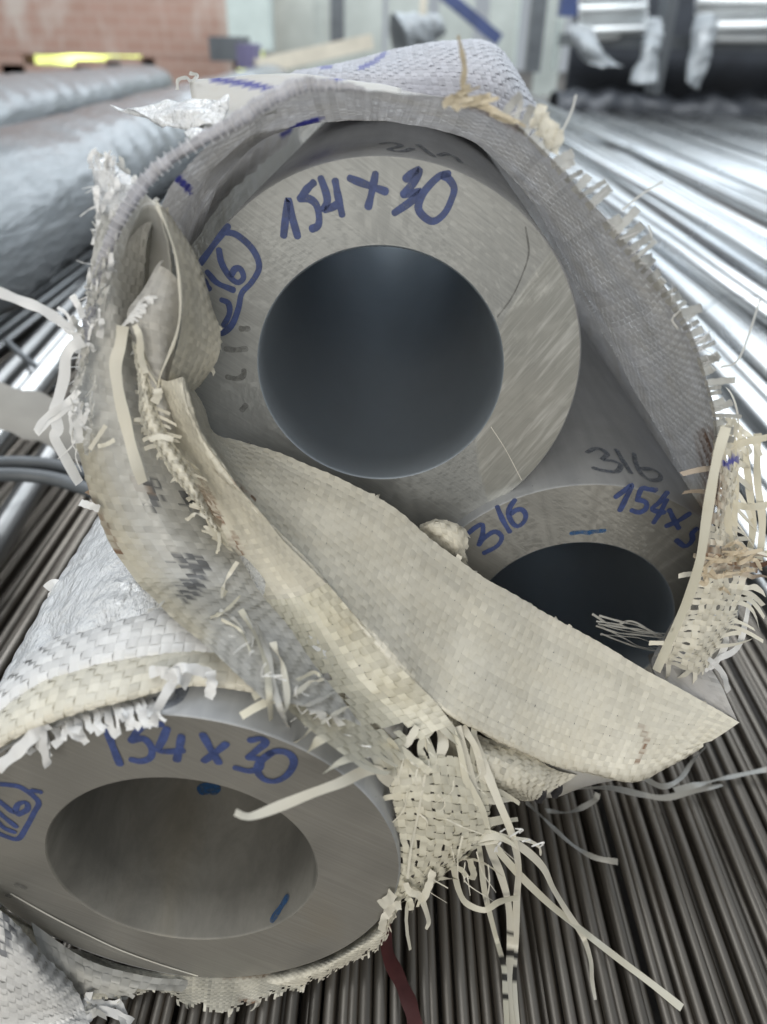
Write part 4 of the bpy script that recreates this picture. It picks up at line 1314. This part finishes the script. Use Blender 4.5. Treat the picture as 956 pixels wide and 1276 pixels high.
# thin loose strands lying further down on the rods
for k, (pts, w) in enumerate([([(655, 998, .22), (680, 1022, .24), (710, 1050, .25), (740, 1068, .25), (770, 1074, .25)], .0026), ([(715, 983, .21), (760, 982, .23), (800, 990, .25), (830, 994, .26), (870, 984, .26), (900, 978, .26)], .0030),
                              ([(800, 968, .22), (826, 980, .24), (848, 970, .25), (862, 950, .26), (880, 930, .26)], .0026), ([(840, 985, .25), (880, 975, .26), (920, 966, .27), (960, 958, .28)], .0032), ([(680, 1010, .24), (710, 1012, .25), (740, 998, .25), (745, 988, .25)], .0028)]):
    strip("loose_tape", pts, w, M_FABG, SACK, twist=.5, seed=k, col=(.75, .74, .72), phase=.6)

# ================================================================== the sack round the lower pipe
SACKB = empty("woven_sack", (-0.067, 0.30, 0.0))
tag(SACKB, "white woven sack with crinkled film over the lower left pipe, frayed at its mouth", "sack", "woven sacks")
cB = s_bot.c


def cyl_grid(phis, rows):
    """grid round the lower pipe: phi in degrees from straight up, clockwise seen from the camera; rows of (radius, y or function of phi)"""
    out = []
    for rad, y in rows:
        r_ = []
        for p in phis:
            a = math.radians(p)
            rr = rad(p) if callable(rad) else rad
            yy = y(p) if callable(y) else y
            r_.append((cB[0] + rr * math.sin(a), yy, cB[2] + rr * math.cos(a)))
        out.append(r_)
    return np.array(out)


phis = list(range(-120, 81, 20))
y0 = lambda p: .158 + .0135 + .009 * math.sin(math.radians(p * 1.5)) - (.012 if p < -50 else 0)
puff = lambda p: .0855 + .004 * math.cos(math.radians(p * 2.2))
Gfilm = cyl_grid(phis, [(.0815, lambda p: y0(p) + .016), (puff, lambda p: y0(p) + .03), (lambda p: puff(p) + .002, .26), (.086, .36), (.084, .6), (.083, 1.2)])
skin("film_wrap", Gfilm, M_FILM, SACKB, res=.0017, wrinkle=.0022, wscale=75, world=True, seed=50, thick=.0003)
# printed blue curl on the film
def on_film(a, b, o):
    P, N = s_bot.cyl(a, b, o + .0118)
    return P, N
writing("blue_print", [[(152, 694), (152, 706), (158, 716), (170, 718), (182, 716)]], on_film, .0022, plain("blue_print", (.10, .10, .70), .4, 0, 90, .1, 0), SACKB)
# rolled woven mouth: two overlapping rolls
def roll(yc, rc, wid, thick, name, seed, mat, p0=-115, p1=62, **kw):
    ph = np.linspace(p0, p1, 12)
    rows = []
    for a in np.linspace(-140, 140, 7):
        ra = math.radians(a)
        rows.append([((cB[0] + (rc(p) + thick * math.cos(ra)) * math.sin(math.radians(p))), yc(p) + wid * math.sin(ra), cB[2] + (rc(p) + thick * math.cos(ra)) * math.cos(math.radians(p))) for p in ph])
    return weave(name, np.array(rows), mat, SACKB, world=True, seed=seed, **kw)


roll(lambda p: y0(p) + .016, lambda p: .0835, .013, .0042, "rolled_mouth", 51, M_FABW, tape=.0036, amp=.0004, wrinkle=.0009, wscale=60)
roll(lambda p: y0(p) - .001 + (.004 if p > -5 else 0), lambda p: .0815, .011, .0032, "rolled_mouth", 52, M_FAB, p1=34, tape=.0032, amp=.0003, wrinkle=.0006, fray=(.3, .3, 0, 0), fray_len=.006)
roll(lambda p: y0(p) + .006, lambda p: .0805, .010, .0022, "rolled_mouth", 54, M_FAB, p0=-20, p1=66, tape=.0032, amp=.0003, wrinkle=.0006)
RT = random.Random(31)
for k in range(24):          # frayed tape ends over the pipe's rim
    x0 = 10 + 185 * k / 23 + RT.uniform(-3, 3)
    yb = 945 - .62 * (x0 - 10) + .0018 * (x0 - 10) ** 2 - 8
    L = RT.uniform(6, 30)
    g = RT.uniform(.9, 1.12)
    strip("frayed_tape", [(x0 - 3, yb - 16, .166), (x0 + RT.uniform(0, 6), yb - 2, .158), (x0 + RT.uniform(0, 12), yb + L * .6, .1545), (x0 + RT.uniform(-2, 18), yb + L, .153)],
          RT.choice((.0020, .0023, .0025, .0010)), M_FABW, SACKB, twist=.35, seed=k, col=(g, g, g))
for k, (pts, w) in enumerate([([(-4, 958, .148), (20, 938, .150), (40, 918, .153), (60, 902, .156)], .0040), ([(54, 905, .155), (54, 930, .153), (60, 955, .152)], .0024), ([(190, 905, .153), (196, 885, .156), (208, 862, .160), (216, 850, .163), (226, 838, .166)], .0030),
                              ([(208, 842, .165), (230, 832, .164), (250, 836, .165), (262, 840, .166)], .0034), ([(262, 836, .166), (264, 852, .163), (260, 870, .161)], .0034), ([(186, 838, .166), (200, 836, .165), (212, 842, .165)], .0036),
                              ([(212, 848, .164), (222, 842, .162), (236, 850, .164)], .0050), ([(60, 735, .235), (68, 728, .234), (74, 735, .233), (66, 742, .232), (80, 744, .231), (96, 744, .23)], .0046), ([(144, 745, .205), (150, 770, .202), (156, 790, .2)], .0018)]):
    strip("loose_tape", pts, w, M_FABW, SACKB, twist=.5, seed=k)
# cloth showing under the pipe
bot_edge = [(-20, 1120), (13, 1141), (67, 1176), (134, 1203), (194, 1216), (266, 1218), (330, 1213), (390, 1199), (440, 1174), (474, 1150), (490, 1122)]
low_edge = [(-20, 1230), (13, 1238), (67, 1246), (134, 1246), (194, 1238), (262, 1262), (320, 1250), (380, 1232), (430, 1206), (474, 1182), (494, 1140)]
Gb = [[(x_, y_ - 6, .166) for x_, y_ in bot_edge], [(x_, y_ + 3, .160) for x_, y_ in bot_edge], [((a[0] + b[0]) / 2, (a[1] + b[1]) / 2, .1565) for a, b in zip(bot_edge, low_edge)], [(x_, y_, .158) for x_, y_ in low_edge]]
_rl = random.Random(77)
lipmask = [(-40, 1090)] + [(x_, y_ - 14) for x_, y_ in bot_edge] + [(510, 1110)]
_le = cr(np.array(low_edge, float), np.linspace(0, 10, 120))[::-1]
lipmask += [(x_ + _rl.uniform(-2, 2), y_ - 4 + _rl.gauss(0, 2.5) + 4 * math.sin(i_ * .9) * math.sin(i_ * .23)) for i_, (x_, y_) in enumerate(_le)]
weave("lower_lip", Gb, M_FAB, SACKB, tape=.0013, amp=.00010, wrinkle=.0013, wscale=120, seed=56, fray=(.1, .2, 0, .4), fray_len=.0018, tone_var=.08, mask=lipmask,
      paint=painter(mud=[([(280, 1216), (330, 1214)], 5), ([(468, 1140), (486, 1128)], 10), ([(300, 1246), (320, 1250)], 4)]))
Gc = [[(-30, 1120, .150), (0, 1134, .150), (24, 1156, .150), (50, 1186, .150), (80, 1215, .150)],
      [(-30, 1160, .146), (4, 1176, .144), (36, 1196, .144), (66, 1222, .145), (100, 1244, .147)],
      [(-30, 1210, .143), (6, 1220, .141), (40, 1236, .141), (76, 1256, .142), (112, 1276, .145)],
      [(-30, 1290, .140), (10, 1290, .139), (46, 1292, .139), (84, 1294, .140), (120, 1296, .143)]]
weave("corner_fold", Gc, M_FABW, SACKB, tape=.0030, amp=.0003, wrinkle=.0008, seed=57, paint=painter(grey=[[(-5, 1135), (12, 1130), (22, 1160), (10, 1190), (-5, 1195)]]))
Gc = [[(40, 1150, .157), (110, 1196, .157), (180, 1216, .157), (240, 1222, .158)], [(50, 1190, .152), (110, 1220, .152), (170, 1236, .152), (220, 1240, .154)], [(70, 1240, .150), (110, 1255, .150), (150, 1262, .150), (190, 1262, .152)], [(90, 1290, .148), (120, 1290, .149), (150, 1290, .149), (180, 1290, .150)]]
weave("corner_fold", Gc, M_FABG, SACKB, tape=.0030, amp=.0003, wrinkle=.0012, wscale=90, seed=58, fray=(0, .8, 0, 0), fray_len=.008, mask=[(0, 1140), (260, 1210), (230, 1236), (150, 1240), (110, 1250), (90, 1300), (0, 1300)])
for k, (pts, w) in enumerate([([(108, 1240, .149), (128, 1252, .149), (150, 1250, .15)], .0030), ([(112, 1256, .148), (140, 1262, .148), (165, 1274, .149)], .0030), ([(146, 1246, .149), (152, 1262, .149), (158, 1284, .149)], .0034), ([(92, 1262, .147), (106, 1250, .148), (112, 1236, .149)], .0028),
                              ([(100, 1278, .147), (112, 1268, .147), (120, 1258, .148)], .0028), ([(480, 1140, .157), (490, 1130, .156), (500, 1128, .156)], .0030), ([(474, 1128, .157), (484, 1122, .156), (490, 1112, .156)], .0038), ([(486, 1136, .157), (478, 1146, .156), (476, 1160, .157)], .0030)]):
    strip("frayed_tape", pts, w, M_FABW if k < 5 else M_FAB, SACKB, twist=.4, seed=k)

# dark red strap lying on the rods
STR = mesh_obj
o = strip("dark_red_strap", [(478, 1150, .21), (484, 1190, .195), (500, 1225, .182), (512, 1255, .172), (520, 1290, .162)], .006, plain("dark_red_band", (.075, .02, .02), .6, 0, 60, .3, .1), None, twist=.2, phase=.2)
tag(o, "dark red strap lying on the thin rods below the lower pipe", "strap")

# ================================================================== left: film wrapped bundle, straps, and the far end of the shed
M_BFILM = M_FILM.copy(); M_BFILM.name = "grey_film"
_b = M_BFILM.node_tree.nodes["Principled BSDF"]
_b.inputs["Base Color"].default_value = (0.22, 0.24, 0.255, 1)
for _n in M_BFILM.node_tree.nodes:
    if _n.type == 'TEX_NOISE': _n.inputs["Scale"].default_value *= .45
    if _n.type == 'BUMP': _n.inputs["Distance"].default_value *= 1.1
    if _n.type == 'MAPPING': _n.inputs["Scale"].default_value = (1, .16, 1)


def lump(name, p0, p1, r0, r1, mat, label, cat, seed, squash=1.0, wr=.010, res=.012):
    p0, p1 = np.array(p0, float), np.array(p1, float)
    ax = nrm(p1 - p0); u = nrm(np.cross(ax, [0, 0, 1.])); w = np.cross(u, ax)
    rows = []
    for t in np.linspace(0, 1, 6):
        c = p0 + (p1 - p0) * t; r = r0 + (r1 - r0) * t
        rows.append([c + u * r * math.cos(a) + w * r * squash * math.sin(a) for a in np.linspace(-.6, math.pi + .6, 12)])
    o = skin(name, np.array(rows), mat, None, res=res, wrinkle=wr, wscale=22, world=True, seed=seed, thick=.001)
    return tag(o, label, cat)


lump("wrapped_bundle", (-.50, .15, .115), (-.66, 4.6, .10), .115, .11, M_BFILM, "long bundle wrapped in grey crinkled film at the upper left", "bundle", 61, .85, .0045)
lump("wrapped_bundle", (-1.02, .9, .13), (-1.25, 4.4, .10), .15, .12, M_BFILM, "second film wrapped bundle behind the first, at the left edge", "bundle", 62, .7, .005)
lump("wrapped_bundle", (-.72, .62, .22), (-.92, .95, .2), .07, .05, plain("cream_cloth", (.62, .60, .54), .7, 0, 30, .1, .2), "rounded cream cloth end poking in at the left edge", "cloth", 63, 1.0, .004)
# flat grey band and cables across the left rods
M_BAND = plain("grey_paper_band", (.36, .355, .34), .55, 0, 25, .12, .15)
o = strip("packing_band", [(-30, 500, .50), (20, 512, .50), (60, 525, .50), (110, 550, .50), (160, 580, .49)], .034, M_BAND, None, crease=.08)
tag(o, "wide grey packing band across the rods left of the sack", "band")
M_CAB = plain("grey_cable", (.09, .10, .11), .5, 0, 40, .2, .1)


def cable(name, pts, rad, mat, label, cat):
    G_ = np.asarray(pts, float)
    n = 40
    B = cr(G_, np.linspace(0, len(G_) - 1, n))
    P = at(B[:, 0], B[:, 1], B[:, 2])
    T = nrm(np.gradient(P, axis=0)); S = nrm(np.cross(T, [0, 0, 1.])); U_ = np.cross(S, T)
    V = np.concatenate([P + S * rad * math.cos(a) + U_ * rad * math.sin(a) for a in np.linspace(0, 2 * math.pi, 9)[:-1]])
    q = [(k * n + i, k * n + i + 1, ((k + 1) % 8) * n + i + 1, ((k + 1) % 8) * n + i) for k in range(8) for i in range(n - 1)]
    o = mesh_obj(name, V, np.array(q), mat)
    return tag(o, label, cat)


cable("cable", [(-30, 578, .44), (30, 576, .45), (80, 582, .45), (130, 600, .44)], .0045, M_CAB, "upper grey cable lying across the left rods", "cable")
cable("cable", [(-30, 592, .42), (30, 592, .43), (80, 600, .43), (140, 622, .42)], .0048, M_CAB, "lower grey cable lying across the left rods", "cable")
cable("wire", [(8, 425, .70), (30, 445, .68), (50, 462, .66), (72, 490, .63)], .003, M_CAB, "thin wire tie across the left rods above the packing band", "wire")
cable("wire", [(862, 388, .9), (880, 384, 1.0), (905, 368, 1.06), (952, 372, 1.02)], .0008, M_CAB, "thin wire over the bright tubes on the right", "wire")

# brick wall, far left
def brick_mat():
    m, nt, b = new_mat("old_brick")
    br = nt.nodes.new("ShaderNodeTexBrick")
    tc = nt.nodes.new("ShaderNodeTexCoord"); mp = nt.nodes.new("ShaderNodeMapping")
    mp.inputs["Rotation"].default_value = (math.radians(90), 0, 0)
    nt.links.new(tc.outputs["Object"], mp.inputs[0]); nt.links.new(mp.outputs[0], br.inputs["Vector"])
    br.inputs["Color1"].default_value = (.33, .215, .175, 1); br.inputs["Color2"].default_value = (.30, .19, .15, 1); br.inputs["Mortar"].default_value = (.335, .24, .20, 1)
    br.inputs["Scale"].default_value = 3.0; br.inputs["Mortar Size"].default_value = .03
    n = noise(nt, coords(nt, (1, 1, .35)), 2.6, 5, .6, .6)
    c = mixc(nt, ramp(nt, n, [(.52, (0, 0, 0)), (.66, (.7, .7, .7))]).outputs[0], br.outputs["Color"], (.46, .42, .38))
    nt.links.new(c, b.inputs["Base Color"]); b.inputs["Roughness"].default_value = .9
    bump(nt, br.outputs["Fac"], -.4, .01, b)
    return m


bw = empty("brick_wall", (-1.9, 7.0, -.07)); tag(bw, "weathered red brick wall at the far left end of the shed", "wall")
MBR = brick_mat()
def wallpx(name, x0, x1, y0, y1, k):
    A, B = at(x0, y1, 7.0), at(x1, y0, 7.0)
    box(name, A[0], B[0], 7.0 + .004 * k, 7.25 - .004 * k, max(A[2], -.07), B[2], MBR, bw)
wallpx("wall_upper", -120, 288, -460, 62, 0)
wallpx("wall_base", -120, 26, 62, 200, 1)
wallpx("wall_base", 26, 70, 62, 68, 1)
wallpx("wall_base", 70, 104, 62, 66, 1)
wallpx("wall_base", 26, 112, 83, 200, 1)
wallpx("wall_base", 112, 150, 77, 200, 1)
wallpx("wall_base", 150, 192, 73, 200, 1)
wallpx("wall_base", 192, 288, 62, 200, 1)
# sunlit grass seen through the gap below the wall
M_GRASS = plain("sunlit_grass", (.40, .48, .13), .9, 0, 3.5, .6, .2)
gr = mesh_obj("grass", [(-6, 8.2, .02), (-.6, 8.2, .02), (-.6, 8.9, .42), (-6, 8.9, .42)], [(0, 1, 2, 3)], M_GRASS, smooth=False)
tag(gr, "bright sunlit grass bank seen through the gap under the brick wall", "grass", kind="stuff")
area("sunlight_outside", (-3.1, 7.95, 2.0), (-2.9, 8.6, .2), 2.2, .5, 240, (1, .97, .85))
M_GP = plain("painted_green_grey", (.42, .48, .46), .5, 0, 8, .1, .05)
o = pxbox("post", 286, 332, -60, 62, 6.4, .2, M_GP); tag(o, "pale green grey post beside the brick wall", "post")
M_CLAD = plain("dull_cladding", (.36, .39, .37), .55, .1, 4, .15, .05)
cl = empty("cladding_wall", (0, 7.6, 0)); tag(cl, "dull grey green sheet wall at the back behind the sack", "wall")
xs = [330, 392, 420, 480, 540, 600, 660, 720, 800, 880, 960, 1040]
for k in range(len(xs) - 1): pxbox("panel", xs[k] + 1, xs[k + 1] - 1, -90, 130, 7.6 + .02 * (k % 2), .04, M_CLAD, cl)
M_DK = plain("dark_steel", (.10, .11, .12), .5, .3, 8, .2, .05)
M_BLUE = plain("blue_paint", (.04, .06, .15), .45, 0, 8, .2, .05)
M_TAN = plain("tan_board", (.50, .46, .38), .7, 0, 8, .15, .05)
M_WH = plain("white_coated_bar", (.74, .77, .78), .35, 0, 10, .08, .05)
for (x0, x1, y0_, y1_, D, mt, nm, lb) in [(412, 428, -60, 60, 7.0, M_DK, "post", "dark post at the back, behind the left end of the tan board"), (522, 534, -60, 52, 6.6, M_TAN, "post", "slim tan post behind the sack's highest bulge"),
                                          (640, 656, -60, 85, 6.6, M_GP, "post", "pale upright behind the right end of the sack's bulge"), (655, 690, -60, 90, 7.0, M_DK, "post", "wide dark post left of the rack"),
                                          (690, 700, 24, 88, 5.4, M_GP, "post", "thin pale upright under the blue clamp")]:
    tag(pxbox(nm, x0, x1, y0_, y1_, D, .12, mt), lb, "post")


def slab(name, p, q, w, d, mat, label, cat):
    """rectangular bar between two photo points"""
    A, B = at(*p), at(*q)
    t = nrm(B - A); u = nrm(np.cross(t, [0, 1., 0])); v = np.cross(u, t)
    V = [c + u * su * w / 2 + v * sv * d / 2 for c in (A, B) for su, sv in ((-1, -1), (1, -1), (1, 1), (-1, 1))]
    Fc = [(0, 1, 2, 3), (7, 6, 5, 4)] + [(i, 4 + i, 4 + (i + 1) % 4, (i + 1) % 4) for i in range(4)]
    return tag(mesh_obj(name, V, Fc, mat, smooth=False), label, cat)


slab("board", (318, 84, 4.6), (462, 52, 5.0), .075, .05, M_TAN, "tan board lying slanted behind the sack", "board")
slab("brace", (548, -12, 5.6), (622, 50, 5.6), .07, .07, M_BLUE, "blue diagonal brace behind the sack's bulge", "brace")
o = pxbox("clamp", 698, 724, -20, 20, 5.2, .1, M_BLUE); tag(o, "blue clamp hanging at the top left of the rack", "clamp")
lump("plastic_bag", (.02, 4.4, .30), (.22, 4.5, .38), .10, .05, M_BFILM, "crumpled clear plastic bag behind the sack's left shoulder", "bag", 71, 1.2, .03, .01)
o = pxbox("crate", 262, 300, 46, 76, 5.0, .3, M_DK); tag(o, "dark block beside the brick wall's right end", "crate")
o = pxbox("purple_bag", 296, 318, 55, 86, 4.6, .2, plain("purple_wrap", (.12, .11, .20), .5, 0, 10, .2, .1)); tag(o, "dark purple wrapped lump by the tan board's left end", "bag")

# rack with white coated bars, upper right
RK = empty("storage_rack", (2.2, 4.6, 0)); tag(RK, "dark steel storage rack at the upper right holding white bars", "rack")
for (x0, x1, y0_, y1_, D) in [(812, 862, -80, 118, 4.6), (1000, 1040, -80, 118, 4.6)]: pxbox("upright", x0, x1, y0_, y1_, D, .16, M_DK, RK)
pxbox("shade_panel", 700, 1100, -40, 150, 5.35, .05, plain("dark_void", (.035, .04, .05), .8, 0, 6, .3, .05), RK)  # near-black sheet added in place of the shaded void behind the bars
pxbox("shelf_beam", 716, 1100, 52, 58, 4.78, .5, M_DK, RK)
n = 0
for (xa, xb, ys) in [(722, 806, (-16, -6, 3, 12, 21, 30, 39, 47)), (868, 1060, (-14, 2, 14, 24, 34, 47))]:
    for yy in ys:
        A, B = at(xa, yy, 4.72 + .03 * (n % 3)), at(xb, yy - 3 + 5 * (n % 2) * (xa > 800), 4.80 + .03 * (n % 3))
        r_ = .018 if xa < 800 else .024
        t = nrm(B - A); me = tube_mesh("white_bar", r_, float(np.linalg.norm(B - A)), 12); me.materials.append(M_WH)
        o = bpy.data.objects.new("white_bar", me); COL.objects.link(o)
        q = Vector((0, 1, 0)).rotation_difference(Vector(t)); o.rotation_mode = 'QUATERNION'; o.rotation_quaternion = q; o.location = A
        tag(o, "white coated bar stacked on the rack %s the dark upright, %s from the bottom" % ("left of" if xa < 800 else "right of", ("first", "second", "third", "fourth", "fifth", "sixth", "seventh", "eighth")[len(ys) - 1 - ys.index(yy)]), "bar", "white bars %s the upright" % ("left of" if xa < 800 else "right of"))
        n += 1
def drape(name, grid, mat, label, cat, seed, wr=.03):
    o = skin(name, grid, mat, None, res=.012, wrinkle=wr, wscale=16, seed=seed, thick=.001)
    return tag(o, label, cat)


drape("plastic_wrap", [[(708, 30, 4.4), (722, 26, 4.4), (736, 34, 4.4)], [(716, 56, 4.35), (730, 58, 4.3), (746, 60, 4.35)], [(728, 78, 4.3), (744, 76, 4.3), (764, 72, 4.35)], [(746, 90, 4.25), (760, 84, 4.3), (778, 80, 4.3)]], M_BFILM, "cloudy plastic hanging from the bars left of the rack upright", "film", 72)
drape("plastic_wrap", [[(808, 20, 4.5), (816, 20, 4.45), (822, 22, 4.5)], [(800, 56, 4.4), (810, 54, 4.35), (820, 58, 4.4)], [(788, 86, 4.3), (802, 84, 4.25), (818, 88, 4.3)], [(784, 102, 4.25), (798, 104, 4.2), (816, 106, 4.25)]], M_BFILM, "clear plastic hanging beside the dark upright, on its left", "film", 73)
drape("plastic_wrap", [[(868, 22, 4.5), (882, 20, 4.45), (896, 22, 4.5)], [(862, 52, 4.4), (876, 50, 4.35), (888, 52, 4.4)], [(854, 84, 4.3), (866, 86, 4.25), (880, 84, 4.3)], [(852, 100, 4.25), (862, 104, 4.2), (872, 112, 4.25)]], M_BFILM, "clear plastic hanging beside the dark upright, on its right", "film", 74)
lump("dark_tarp", (.9, 4.9, .0), (2.9, 5.0, .0), .14, .14, plain("dark_tarp", (.05, .055, .065), .5, 0, 10, .3, .3), "dark tarp heap at the far end of the bright tubes", "tarp", 75, .7, .04, .03)
